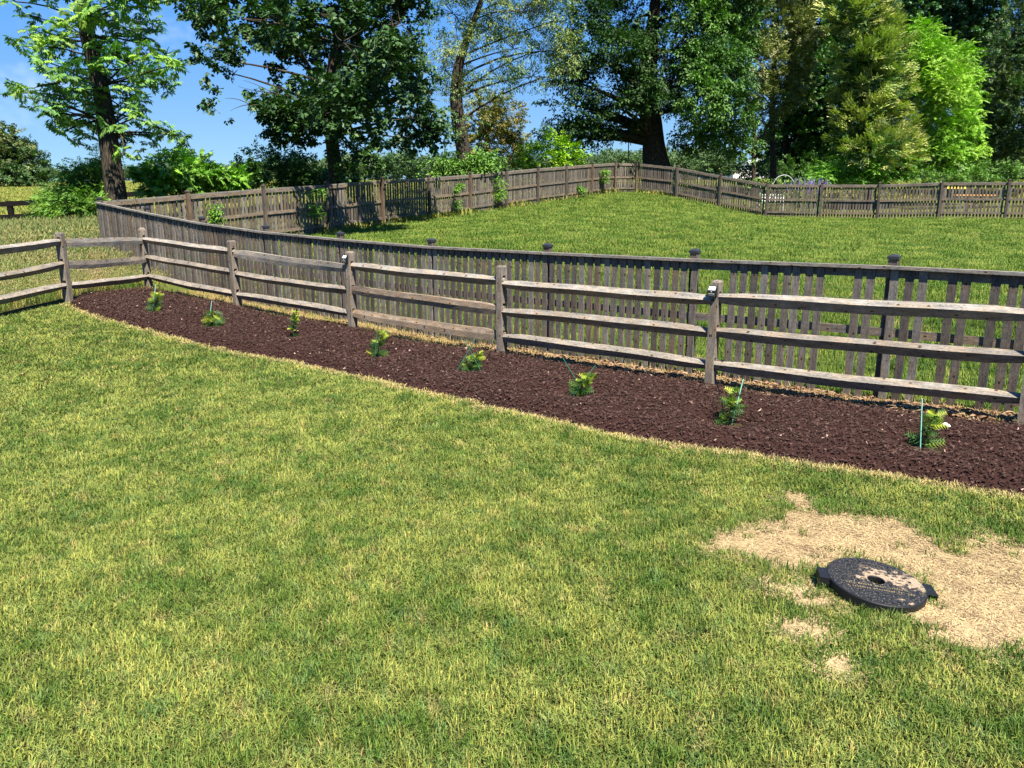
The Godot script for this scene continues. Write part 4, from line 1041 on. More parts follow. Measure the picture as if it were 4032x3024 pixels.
# ---------------------------------------------------------------- plants
# a twig with leaves; x runs outward along the twig, leaves droop towards -y
func spray(n: int, l: float, leaf: float, width: float, droop: float, splay: float, seed_: int, pinnate := false, spikes := 0, pairs := 6, gain := 1.4) -> ArrayMesh:
	rng.seed = seed_
	var m := MB.new()
	var one := func(at: Vector3, dir: Vector3, ll: float, ww: float) -> void:
		var side := dir.cross(Vector3(rf(-0.4, 0.4), 1, rf(-0.4, 0.4))).normalized() * ww * 0.5
		var nn := side.cross(dir).normalized()
		var a := at + dir * ll * 0.45 + side - nn * ll * 0.06
		var b := at + dir * ll * 0.45 - side - nn * ll * 0.06
		var tip := at + dir * ll + Vector3(0, -ll * 0.15, 0)
		m.tri(at, a, tip)
		m.tri(at, tip, b)
	if pinnate:
		for k in n:
			var a := TAU * k / n + rf(-0.5, 0.5)
			var rach := Vector3(cos(a) * 0.8 + 0.3, rf(-0.2, 0.5), sin(a) * 0.8).normalized()
			var p := Vector3(rf(0, l * 0.5), rf(-0.05, 0.05), rf(-0.08, 0.08))
			var v := rf(0.75, 1.25)
			m.col = Color(v, v, v * rf(0.8, 1.1)) * (1.0 / gain)
			for q in pairs:
				p += rach * l * 0.78 / pairs
				rach = (rach + Vector3(0, -droop * 0.16, 0)).normalized()
				var side := rach.cross(Vector3.UP).normalized()
				for s in [-1, 1]:
					one.call(p, (side * s + rach * 0.55 + Vector3(0, -droop * 0.5, 0)).normalized(), leaf * rf(0.8, 1.15), width)
			one.call(p, rach, leaf, width)
	else:
		for k in n:
			var t := rf(0.05, 1.0)
			var p := Vector3(t * l, rf(-0.12, 0.1) * l, rf(-1, 1) * l * 0.5 * splay * t)
			var dir := Vector3(rf(-0.2, 1.0), rf(-0.5, 0.55) - droop * 0.6, rf(-1, 1) * splay).normalized()
			var v := rf(0.7, 1.3)
			m.col = Color(v * rf(0.9, 1.1), v, v * rf(0.75, 1.15)) * (1.0 / gain)
			one.call(p, dir, leaf * rf(0.7, 1.2), width * rf(0.8, 1.2))
	for k in spikes:
		m.col = Color(4.6, 2.7, 2.8) * (rf(0.75, 1.05) / gain)
		var p := Vector3(l * rf(0.5, 1.0), 0.06, rf(-0.15, 0.15))
		var dir := Vector3(rf(0.5, 1.0), rf(0.1, 0.5), rf(-0.7, 0.7)).normalized()
		for q in 6:
			one.call(p + dir * 0.07 * q, (dir + Vector3(rf(-0.4, 0.4), rf(-0.3, 0.3), rf(-0.4, 0.4))).normalized(), 0.12, 0.05)
	return m.mesh()

func limb(m: MB, a: Vector3, b: Vector3, r0: float, r1: float, sag: float, sides := 5) -> void:
	var mid := a.lerp(b, 0.5) + Vector3(rf(-0.12, 0.12), sag, rf(-0.12, 0.12)) * a.distance_to(b)
	var pts := []
	var rad := []
	for k in 6:
		var t := k / 5.0
		pts.append(a.lerp(mid, t).lerp(mid.lerp(b, t), t))
		rad.append(lerpf(r0, r1, t))
	m.tube(pts, rad, sides, false)

# lobes: ellipsoids of foliage. Leaf sprays fill them; limbs lead to them.
func grow(o: Node3D, data: Array, sp: Mesh, mat: Material, bark: Material, tones: Array, dens: float, scale_: float, clump: float, thr: float, has_trunk: bool, limb_r := 0.3, seed_ := 1, twigs := 5, least := 14, gain := 1.4) -> void:
	rng.seed = seed_
	var at := o.position
	var wood := MB.new()
	var trunk: Array = data[0]
	var lobes: Array = data[1]
	if has_trunk:
		var pts := []
		var rad := []
		var first := v3(trunk[0])
		for i in trunk.size():
			pts.append(v3(trunk[i]) - at)
			rad.append(trunk[i][3])
		# flare at the foot
		pts.insert(1, (pts[0] as Vector3).lerp(pts[1], 0.35))
		rad.insert(1, rad[1] * 1.08)
		rad[0] *= 1.15
		var tm := MB.new()
		var fine := []
		var fr := []
		for i in pts.size() - 1:
			for k in 4:
				fine.append((pts[i] as Vector3).cubic_interpolate(pts[i + 1], pts[maxi(i - 1, 0)], pts[mini(i + 2, pts.size() - 1)], k / 4.0))
				fr.append(lerpf(rad[i], rad[i + 1], k / 4.0))
		fine.append(pts[-1])
		fr.append(rad[-1])
		tm.tube(fine, fr, 14, true, 0.05, seed_)
		part("trunk", tm.mesh(), bark, o)
	for lb in lobes:
		var c := Vector3(lb[0], lb[1], lb[2]) - at
		var r := Vector3(lb[3], lb[4], lb[5])
		if has_trunk:
			# leave the trunk lower than the lobe, nearer when the lobe is wide of it
			var best := 0
			var want: float = c.y - 0.45 * Vector2(c.x, c.z).length() * 0.8 - r.y * 0.3
			var bd := 1e9
			for i in range(1, trunk.size()):
				var dd := absf(trunk[i][1] - at.y - want)
				if dd < bd and (i > 1 or trunk.size() < 4):
					bd = dd
					best = i
			var s := v3(trunk[best]) - at
			var k2 := mini(best + 1, trunk.size() - 1)
			s = s.lerp(v3(trunk[k2]) - at, rng.randf() * 0.8)
			limb(wood, s, c, trunk[best][3] * limb_r, 0.018, rf(0.02, 0.16), 6)
		else:
			limb(wood, Vector3(rf(-0.2, 0.2), 0, rf(-0.2, 0.2)), c, 0.03, 0.008, 0.05, 4)
		for k in twigs:
			var dir := Vector3(rf(-1, 1), rf(-0.6, 1), rf(-1, 1)).normalized()
			limb(wood, c + dir * r * 0.05, c + dir * r * rf(0.6, 0.95), 0.016, 0.005, rf(-0.1, 0.15), 4)
	part("branches", wood.mesh(), bark, o)
	var xf := []
	var cols := []
	noise.seed = seed_
	for lb in lobes:
		var c := Vector3(lb[0], lb[1], lb[2]) - at
		var r := Vector3(lb[3], lb[4], lb[5])
		var area := (r.x * r.y + r.y * r.z + r.z * r.x) / 3.0
		var cnt := maxi(least, int(3.4 * dens * area * (0.7 + 0.3 * minf(r.x, r.y))))
		var tone: Color = tones[rng.randi() % tones.size()]
		for k in cnt:
			var dir := Vector3(rng.randfn(), rng.randfn(), rng.randfn()).normalized()
			var rad := lerpf(0.2, 1.08, pow(rng.randf(), 0.55))
			var p := c + dir * r * rad
			var w := p + at
			if noise.get_noise_3d(w.x * clump, w.y * clump * 1.3, w.z * clump) < thr:
				continue
			var out := (dir * Vector3(1, 0.5, 1) + Vector3(rf(-0.5, 0.5), rf(-0.3, 0.4), rf(-0.5, 0.5))).normalized()
			var up := (Vector3.UP + Vector3(rf(-0.8, 0.8), 0, rf(-0.8, 0.8))).normalized()
			var zz := out.cross(up).normalized()
			var s := scale_ * rf(0.75, 1.25)
			xf.append(Transform3D(Basis(out, zz.cross(out), zz).scaled(Vector3.ONE * s), p))
			var t2: Color = tones[rng.randi() % tones.size()]
			cols.append(tone.lerp(t2, 0.4) * (rf(0.75, 1.25) * gain))
	var cr := many("crown" if has_trunk else "foliage", sp, mat, o, xf, cols)
	cr.set_meta("kind", "stuff")
	noise.seed = 7

func tree(called: String, data: Array, label: String, sp: Mesh, tones: Array, opt: Dictionary) -> void:
	var base := v3(data[0][0])
	base.y = gh(base.x, base.z)
	var o := thing(called, base, label, "tree", opt.get("group", "trees beyond the picket fence"))
	grow(o, data, sp, opt.get("mat", M.leaf), opt.get("bark", M.bark), tones, opt.get("dens", 60.0), opt.get("scale", 1.0), opt.get("clump", 0.6), opt.get("thr", -0.12), true, opt.get("limb", 0.3), opt.get("seed", 1), opt.get("twigs", 5), opt.get("least", 14), opt.get("gain", 1.4))

func shrub(called: String, data: Array, label: String, sp: Mesh, tones: Array, opt: Dictionary) -> void:
	var base := v3(data[0][0])
	base.y = gh(base.x, base.z)
	var o := thing(called, base, label, "shrub", opt.get("group", "shrubs beyond the picket fence"))
	grow(o, data, sp, opt.get("mat", M.leaf), opt.get("bark", M.bark), tones, opt.get("dens", 110.0), opt.get("scale", 0.8), opt.get("clump", 0.9), opt.get("thr", -0.1), false, 0.3, opt.get("seed", 1), 3)

func build_trees() -> void:
	var walnut := spray(4, 0.36, 0.19, 0.075, 0.95, 1.0, 601, true, 0, 4)
	var oak := spray(24, 0.45, 0.16, 0.1, 0.15, 0.9, 602)
	var ash := spray(17, 0.48, 0.12, 0.042, 0.75, 0.7, 603)
	var maple := spray(20, 0.5, 0.17, 0.075, 0.6, 0.9, 604)
	var small := spray(26, 0.5, 0.11, 0.06, 0.2, 0.9, 605)
	var tassel := spray(4, 0.42, 0.12, 0.045, 0.3, 1.0, 606, true, 9, 6, 4.8)
	var feather := spray(4, 0.45, 0.1, 0.042, 0.45, 1.0, 607, true)
	var mass := spray(34, 0.9, 0.26, 0.16, 0.2, 1.0, 608)
	tree("walnut_tree", WALNUT_TREE, "sparse leaning walnut tree with drooping yellow green leaves at the fence corner", walnut, [Color(0.12, 0.24, 0.035), Color(0.18, 0.3, 0.04), Color(0.07, 0.16, 0.04)], {"dens": 20.0, "seed": 11, "limb": 0.13, "thr": -0.3, "twigs": 3, "least": 4, "scale": 0.8})
	tree("oak_tree", OAK_TREE, "dark green spreading oak tree overhanging the picket fence", oak, [Color(0.034, 0.078, 0.022), Color(0.027, 0.062, 0.02), Color(0.05, 0.1, 0.026)], {"dens": 52.0, "seed": 12, "mat": M.glossy_leaf, "thr": 0.0, "clump": 0.42})
	tree("ash_tree", ASH_TREE, "airy forked tree with fine light leaves and bare twigs showing", ash, [Color(0.13, 0.19, 0.05), Color(0.1, 0.17, 0.05), Color(0.19, 0.22, 0.07)], {"dens": 58.0, "seed": 13, "thr": -0.02, "limb": 0.2, "twigs": 14, "scale": 1.05, "mat": M.glossy_leaf})
	tree("russet_tree", BROWN_TREE, "small olive and russet tinted tree behind the airy forked tree", small, [Color(0.2, 0.18, 0.05), Color(0.24, 0.19, 0.07), Color(0.12, 0.15, 0.04)], {"dens": 60.0, "seed": 14, "scale": 1.2})
	tree("maple_tree", MAPLE_TREE, "huge dark maple with a thick grey trunk at the fence corner", maple, [Color(0.023, 0.06, 0.016), Color(0.018, 0.048, 0.014), Color(0.045, 0.098, 0.022)], {"dens": 46.0, "seed": 15, "bark": M.grey_bark, "limb": 0.4, "scale": 1.05, "thr": 0.0, "clump": 0.4})
	tree("bushy_tree", SILVER_TREE, "mid green drooping tree between the thick maple and the olive tinted tree", maple, [Color(0.075, 0.165, 0.04), Color(0.12, 0.23, 0.045), Color(0.05, 0.11, 0.03)], {"dens": 60.0, "thr": -0.15, "seed": 16, "scale": 1.1})
	tree("olive_tinted_tree", OLIVE_TREE, "olive green tree with pale shimmering leaves and a slim straight trunk", small, [Color(0.15, 0.18, 0.06), Color(0.21, 0.22, 0.09), Color(0.09, 0.14, 0.04)], {"dens": 75.0, "thr": -0.1, "seed": 17, "mat": M.glossy_leaf, "bark": M.grey_bark, "scale": 1.1})
	tree("deep_green_tree", TALL_DARK_TREE, "tall deep green tree filling the gap behind the tasselled tree", oak, [Color(0.06, 0.14, 0.035), Color(0.04, 0.1, 0.03), Color(0.09, 0.18, 0.04)], {"dens": 42.0, "thr": -0.2, "seed": 18, "bark": M.grey_bark, "scale": 1.25})
	tree("tasselled_tree", TASSELLED_TREE, "tree hung with pale yellow flower tassels", tassel, [Color(0.09, 0.16, 0.045), Color(0.06, 0.13, 0.035)], {"dens": 43.0, "thr": -0.2, "seed": 19, "scale": 1.1, "gain": 4.8})
	tree("lime_green_tree", LIME_TREE, "bright lime green feathery tree", feather, [Color(0.17, 0.33, 0.025), Color(0.21, 0.36, 0.03), Color(0.12, 0.26, 0.025)], {"dens": 51.0, "thr": -0.2, "seed": 20, "scale": 1.1})
	tree("blue_green_tree", BLUEGREEN_TREE, "tall blue green tree standing far behind the lime green tree", oak, [Color(0.06, 0.13, 0.06), Color(0.08, 0.16, 0.07), Color(0.045, 0.1, 0.045)], {"dens": 27.0, "thr": -0.2, "seed": 21, "scale": 1.6})
	tree("shadowy_tree", EDGE_TREE, "dark dense tree beside the lime green tree and the hedge", small, [Color(0.04, 0.09, 0.03), Color(0.065, 0.12, 0.035), Color(0.1, 0.13, 0.05)], {"dens": 61.0, "thr": -0.2, "seed": 22, "scale": 1.1, "mat": M.glossy_leaf})
	tree("field_tree", FIELD_TREE, "broad mottled tree standing at the edge of the hay field", mass, [Color(0.07, 0.12, 0.035), Color(0.12, 0.14, 0.05), Color(0.05, 0.1, 0.03)], {"dens": 11.0, "seed": 23, "scale": 1.3, "clump": 0.25, "group": "trees at the far side of the field"})
	shrub("green_shrub", CORNER_SHRUB, "dark green shrub with yellow green tips at the foot of the walnut tree", feather, [Color(0.05, 0.12, 0.025), Color(0.09, 0.19, 0.025), Color(0.16, 0.27, 0.03)], {"dens": 150.0, "seed": 31, "scale": 0.8})
	shrub("yellow_green_shrub", LIME_SHRUB, "yellow green shrub with long drooping leaflets behind the picket fence", walnut, [Color(0.13, 0.28, 0.025), Color(0.09, 0.2, 0.03), Color(0.17, 0.32, 0.03)], {"dens": 80.0, "seed": 32, "scale": 0.75})
	shrub("dark_shrub", DARK_SHRUB, "dense green shrub in the shade of the oak tree", small, [Color(0.06, 0.13, 0.035), Color(0.085, 0.165, 0.045)], {"dens": 130.0, "seed": 33, "scale": 0.9})
	shrub("oak_shoots", OAK_SAPLING_SHRUB, "leafy oak shoots beside the oak trunk above the fence", oak, [Color(0.06, 0.13, 0.035), Color(0.09, 0.18, 0.04)], {"dens": 80.0, "seed": 34})
	shrub("rounded_shrub", MOUND_SHRUB, "rounded mid green shrub below the airy forked tree", maple, [Color(0.09, 0.2, 0.035), Color(0.13, 0.25, 0.04)], {"dens": 110.0, "seed": 35, "scale": 0.9})
	shrub("golden_green_shrub", GOLD_SHRUB, "bright golden green shrub between the russet tree and the maple", small, [Color(0.22, 0.38, 0.02), Color(0.17, 0.32, 0.02)], {"dens": 110.0, "seed": 36, "scale": 1.1})
	shrub("ferny_shrub", FERNY_SHRUB, "bright ferny shrub below the tasselled tree", feather, [Color(0.13, 0.29, 0.03), Color(0.09, 0.21, 0.03)], {"dens": 85.0, "seed": 37, "scale": 1.0})
	shrub("hedge_shrub", HEDGE_SHRUB, "light green hedge along the picket fence below the lime green tree", small, [Color(0.1, 0.2, 0.04), Color(0.14, 0.25, 0.06), Color(0.07, 0.15, 0.03)], {"dens": 100.0, "seed": 38, "scale": 1.0})
	shrub("shaded_shrub", SHADE_SHRUB, "green shrub around the slim straight trunks in deep shade", small, [Color(0.06, 0.13, 0.035), Color(0.08, 0.16, 0.04)], {"dens": 80.0, "seed": 39, "scale": 1.2})
	# the woods along the horizon, one mass
	rng.seed = 700
	var xf := []
	var cols := []
	for w in WOODLAND:
		var p := v3(w)
		var h: float = w[3]
		var k0 := clampf(h / 4.0, 1.1, 2.4)
		var tone := Color(0.07, 0.125, 0.045).lerp(Color(0.12, 0.17, 0.07), rng.randf())
		for k in 240:
			var dir := Vector3(rng.randfn(), rng.randfn(), rng.randfn()).normalized() * pow(rng.randf(), 0.4)
			var wide := minf(h * 0.5, 4.5)
			var q := p + Vector3(dir.x * wide * 1.5, h * 0.5 + dir.y * h * 0.53, dir.z * wide)
			var out := Vector3(rf(-1, 1), rf(-0.2, 0.6), rf(-1, 1)).normalized()
			var zz := out.cross(Vector3.UP).normalized()
			xf.append(Transform3D(Basis(out, zz.cross(out), zz).scaled(Vector3.ONE * rf(0.7, 1.2) * k0), q))
			cols.append(tone * rf(1.0, 1.8))
	var o := many("distant_woods", mass, M.leaf, self, xf, cols)
	tag(o, "distant green woods along the horizon", "woods", "", "stuff")
	build_vines(feather, maple)

func build_vines(a: Mesh, b: Mesh) -> void:
	rng.seed = 720
	var spots := [[2, 0.75, 0.5, "yellow green vine hanging over the picket fence near the sharp corner"], [1, 0.25, 0.35, "small leafy vine creeping through the picket fence by its first post"], [6, 0.75, 0.5, "leafy vine hanging over the picket fence in the dappled shade"], [9, 0.35, 0.4, "low weedy vine at the picket fence foot below the golden green shrub"], [5, 0.5, 0.3, "thin vine climbing the shaded pickets below the oak tree"], [10, 0.4, 0.35, "small vine on the picket fence close to the maple"]]
	for s in spots:
		var i: int = s[0]
		var p := v3(REAR_POSTS[i]).lerp(v3(REAR_POSTS[i + 1]), s[1])
		var d := (v3(REAR_POSTS[i + 1]) - v3(REAR_POSTS[i])) * Vector3(1, 0, 1)
		var inn := Vector3(0.82, 0, 0.57)
		p.y = gh(p.x, p.z)
		var o := thing("vine", p, s[3], "vine", "vines on the picket fence")
		var w := MB.new()
		var size: float = s[2]
		var xf := []
		var cols := []
		for k in 5:
			var e := Vector3(rf(-0.4, 0.4) * size, rf(0.5, 1.35), 0.0) 
			var tip := d.normalized() * e.x + Vector3(0, e.y if i != 9 else e.y * 0.5, 0) + inn * 0.11
			limb(w, inn * 0.1 + Vector3(0, 0.0, 0), tip, 0.008, 0.004, 0.02, 4)
			for q in 9:
				var at := tip + d.normalized() * rf(-0.3, 0.3) * size + Vector3(0, rf(-0.35, 0.2), 0) * size + inn * rf(0.0, 0.14)
				var out := (inn + Vector3(rf(-0.8, 0.8), rf(-0.5, 0.5), rf(-0.8, 0.8))).normalized()
				var zz := out.cross(Vector3.UP).normalized()
				xf.append(Transform3D(Basis(out, zz.cross(out), zz).scaled(Vector3.ONE * rf(0.35, 0.6)), at))
				cols.append(Color(0.13, 0.27, 0.03) * rf(1.0, 1.7))
		part("stem", w.mesh(), M.bark, o)
		many("foliage", a if i % 2 == 0 else b, M.leaf, o, xf, cols).set_meta("kind", "stuff")

# ---------------------------------------------------------------- things in the bed and on the posts
func build_saplings() -> void:
	var words := ["young evergreen sapling beside the fence corner post, with one pale stake", "drooping rounded evergreen sapling with golden tips", "dark thin evergreen sapling leaning beside a dark stake", "upright narrow evergreen sapling with a short black prop", "squat evergreen sapling between two crossed green stakes", "evergreen sapling leaning along one of two spread green stakes", "yellow tipped evergreen sapling below the post with the solar light facing the lawn", "leggy evergreen sapling beside two white pebbles"]
	for k in SAPLINGS.size():
		rng.seed = 800 + k
		var s: Array = SAPLINGS[k]
		var base := Vector3(s[0], gh(s[0], s[2]) + bed_lift(Vector2(s[0], s[2])) - 0.01, s[2])
		var o := thing("evergreen_sapling", base, words[k], "sapling", "evergreen saplings planted in the mulched bed")
		var top := Vector3(s[3], s[4], 0.0)
		var st := MB.new()
		st.tube([Vector3(0, -0.04, 0), top * 0.5 + Vector3(-0.02, 0, 0), top], [0.009, 0.007, 0.003], 5)
		part("stem", st.mesh(), M.bark, o)
		var m := MB.new()
		var wide := 0.14 if k != 2 else 0.08
		for q in 95:
			var t := rf(0.08, 1.0)
			var at := top * t + Vector3(-0.02 * sin(t * PI), 0, 0)
			var a := rf(0, TAU)
			var reach := wide * (1.15 - 0.5 * t) * rf(0.6, 1.35)
			if k == 1:
				reach *= 1.4
			if k == 7 and t > 0.3 and t < 0.6:
				reach *= 0.6
			var dir := Vector3(cos(a), rf(-0.1, 0.75), sin(a)).normalized()
			if k == 1:
				dir.y -= 0.6
				dir = dir.normalized()
			var gold := t > 0.62 and rng.randf() < 0.7 or rng.randf() < 0.15
			m.col = (Color(0.3, 0.36, 0.03) if gold else Color(0.05, 0.115, 0.028)) * rf(0.75, 1.3)
			if gold and rng.randf() < 0.4:
				m.col = Color(0.17, 0.28, 0.03)
			var side := dir.cross(Vector3(rf(-1, 1), rf(-0.5, 1), rf(-1, 1))).normalized()
			# a flat scaly frond: a rib with alternating leaflets
			var tip := at + dir * reach
			m.tri(at + side * 0.003, tip, at - side * 0.003)
			for g in 5:
				var p := at.lerp(tip, 0.25 + g * 0.15)
				for sg in [-1.0, 1.0]:
					var e: Vector3 = p + (dir * 0.8 + side * sg).normalized() * reach * (0.42 - g * 0.05)
					var w := dir * 0.0055
					m.tri(p - w, e, p + w)
		part("foliage", m.mesh(), M.leaf, o)
		var ties := MB.new()
		ties.tube([top * 0.62 + Vector3(-0.06, 0, 0.02), top * 0.62 + Vector3(0.0, 0.004, 0.03), top * 0.62 + Vector3(0.06, 0, 0.0)], [0.003, 0.003, 0.003], 4)
		part("tie", ties.mesh(), M.black_plastic, o)
	var names := ["pale green stake beside the sapling by the fence corner post", "pale green stake beside the drooping rounded sapling", "dark stake beside the thin leaning sapling", "green stake beside the upright narrow sapling", "short black prop leaning on the upright narrow sapling", "green stake leaning over the squat sapling, foot on its open side", "green stake crossing behind the squat sapling", "long green stake along the leaning sapling", "dark green stake spread away from the leaning sapling", "shiny pale green stake in front of the yellow tipped sapling", "thin black stake beside the yellow tipped sapling", "tall shiny pale green stake in front of the leggy sapling"]
	for k in STAKES.size():
		var s: Array = STAKES[k]
		var base := Vector3(s[1], gh(s[1], s[3]) + bed_lift(Vector2(s[1], s[3])), s[3])
		var o := thing("plant_stake", base, names[k], "stake", "stakes in the mulched bed")
		var m := MB.new()
		var top := Vector3(s[4], s[5], s[6])
		var pts := []
		var rad := []
		for q in 13:
			pts.append(top * (q / 12.0 * 1.06 - 0.08))
			rad.append(0.0052 if q % 2 == 0 else 0.0046)
		m.tube(pts, rad, 6)
		part("cane", m.mesh(), M.pale_stake if k in [0, 1, 9, 11] else (M.black_plastic if k in [2, 4, 10] else M.green_stake), o)
	for k in WHITE_STONES.size():
		rng.seed = 850 + k
		var s: Array = WHITE_STONES[k]
		var m := MB.new()
		var ring := []
		for j in 4:
			var row := []
			for i in 7:
				var a := TAU * i / 7
				var r: float = [0.012, 0.018, 0.014, 0.005][j] * rf(0.8, 1.2)
				row.append(Vector3(cos(a) * r * 1.2, [-0.012, 0.004, 0.013, 0.018][j], sin(a) * r))
			ring.append(row)
		for j in 3:
			for i in 7:
				m.quad(ring[j][i], ring[j + 1][i], ring[j + 1][(i + 1) % 7], ring[j][(i + 1) % 7])
		for i in range(1, 6):
			m.tri(ring[3][0], ring[3][i + 1], ring[3][i])
		var o := part("white_pebble", m.mesh(), M.stone, self, Transform3D(Basis(Vector3.UP, k), Vector3(s[0], gh(s[0], s[2]) + bed_lift(Vector2(s[0], s[2])) + 0.012, s[2])))
		tag(o, "small white pebble on the mulch near the leggy sapling", "pebble", "white pebbles on the mulch")

func build_solar_lights() -> void:
	var words := ["small black solar light on the split rail fence corner post", "black and white solar light on a rail fence post above the upright narrow sapling", "black solar light with a silver panel on the post above the yellow tipped sapling"]
	var at := [2, 4, 6]
	for k in 3:
		var p := v3(SPLIT_POSTS[at[k]])
		var a := v3(SPLIT_POSTS[2])
		var b := v3(SPLIT_POSTS[7])
		var d := ((b - a) * Vector3(1, 0, 1)).normalized()
		var out := Vector3(-d.z, 0, d.x) * -1.0
		if out.z < 0:
			out = -out
		var y: float = SPLIT_POSTS[at[k]][3] - 0.115
		if k == 0:
			out = Vector3(-0.75, 0, 0.66)
			y = 1.0
		var o := thing("solar_light", p + Vector3(0, y, 0) + out * 0.0655, words[k], "solar light", "solar lights on the rail fence posts")
		var yaw := atan2(out.x, out.z)
		o.rotation.y = yaw
		var hb := MB.new()
		# wedge housing, panel sloping towards the sky
		var w := 0.047
		var prof := [Vector2(0, -0.058), Vector2(0.03, -0.058), Vector2(0.052, -0.012), Vector2(0.048, 0.008), Vector2(0.012, 0.058), Vector2(0, 0.058)]
		for i in prof.size():
			var q: Vector2 = prof[i]
			var r: Vector2 = prof[(i + 1) % prof.size()]
			hb.quad(Vector3(-w, q.y, q.x), Vector3(-w, r.y, r.x), Vector3(w, r.y, r.x), Vector3(w, q.y, q.x))
		for s in [-1.0, 1.0]:
			for i in range(1, prof.size() - 1):
				var q0: Vector2 = prof[0]
				var q1: Vector2 = prof[i]
				var q2: Vector2 = prof[i + 1]
				if s > 0:
					hb.tri(Vector3(w, q0.y, q0.x), Vector3(w, q2.y, q2.x), Vector3(w, q1.y, q1.x))
				else:
					hb.tri(Vector3(-w, q0.y, q0.x), Vector3(-w, q1.y, q1.x), Vector3(-w, q2.y, q2.x))
		part("housing", hb.mesh(), M.black_plastic, o)
		var pm := MB.new()
		pm.box(Vector3(0.076, 0.046, 0.003), Vector3.ZERO)
		part("solar_panel", pm.mesh(), M.panel, o, Transform3D(Basis(Vector3.RIGHT, -0.62), Vector3(0, 0.034, 0.0325)))
		var lm := MB.new()
		lm.box(Vector3(0.07, 0.032, 0.003), Vector3.ZERO)
		part("lens", lm.mesh(), M.lens, o, Transform3D(Basis(Vector3.RIGHT, 0.45), Vector3(0, -0.036, 0.043)))
		var sm := MB.new()
		sm.box(Vector3(0.011, 0.009, 0.004), Vector3.ZERO)
		part("sensor", sm.mesh(), M.white, o, Transform3D(Basis(Vector3.RIGHT, 0.2), Vector3(0, -0.003, 0.0515)))

func lathe(m: MB, prof: Array, seg := 56) -> void:
	for i in prof.size() - 1:
		var a: Vector2 = prof[i]
		var b: Vector2 = prof[i + 1]
		var nn := Vector2(b.y - a.y, a.x - b.x).normalized()
		for k in seg:
			var t0 := TAU * k / seg
			var t1 := TAU * (k + 1) / seg
			var d0 := Vector3(cos(t0), 0, sin(t0))
			var d1 := Vector3(cos(t1), 0, sin(t1))
			var y := Vector3.UP
			var uv := func(d: Vector3, r: float) -> Vector2:
				return Vector2(0.5 + d.x * r / 0.6, 0.5 + d.z * r / 0.6)
			m.trin(d0 * a.x + y * a.y, d1 * a.x + y * a.y, d1 * b.x + y * b.y, d0 * nn.x + y * nn.y, d1 * nn.x + y * nn.y, d1 * nn.x + y * nn.y, uv.call(d0, a.x), uv.call(d1, a.x), uv.call(d1, b.x))
			m.trin(d0 * a.x + y * a.y, d1 * b.x + y * b.y, d0 * b.x + y * b.y, d0 * nn.x + y * nn.y, d1 * nn.x + y * nn.y, d0 * nn.x + y * nn.y, uv.call(d0, a.x), uv.call(d1, b.x), uv.call(d0, b.x))

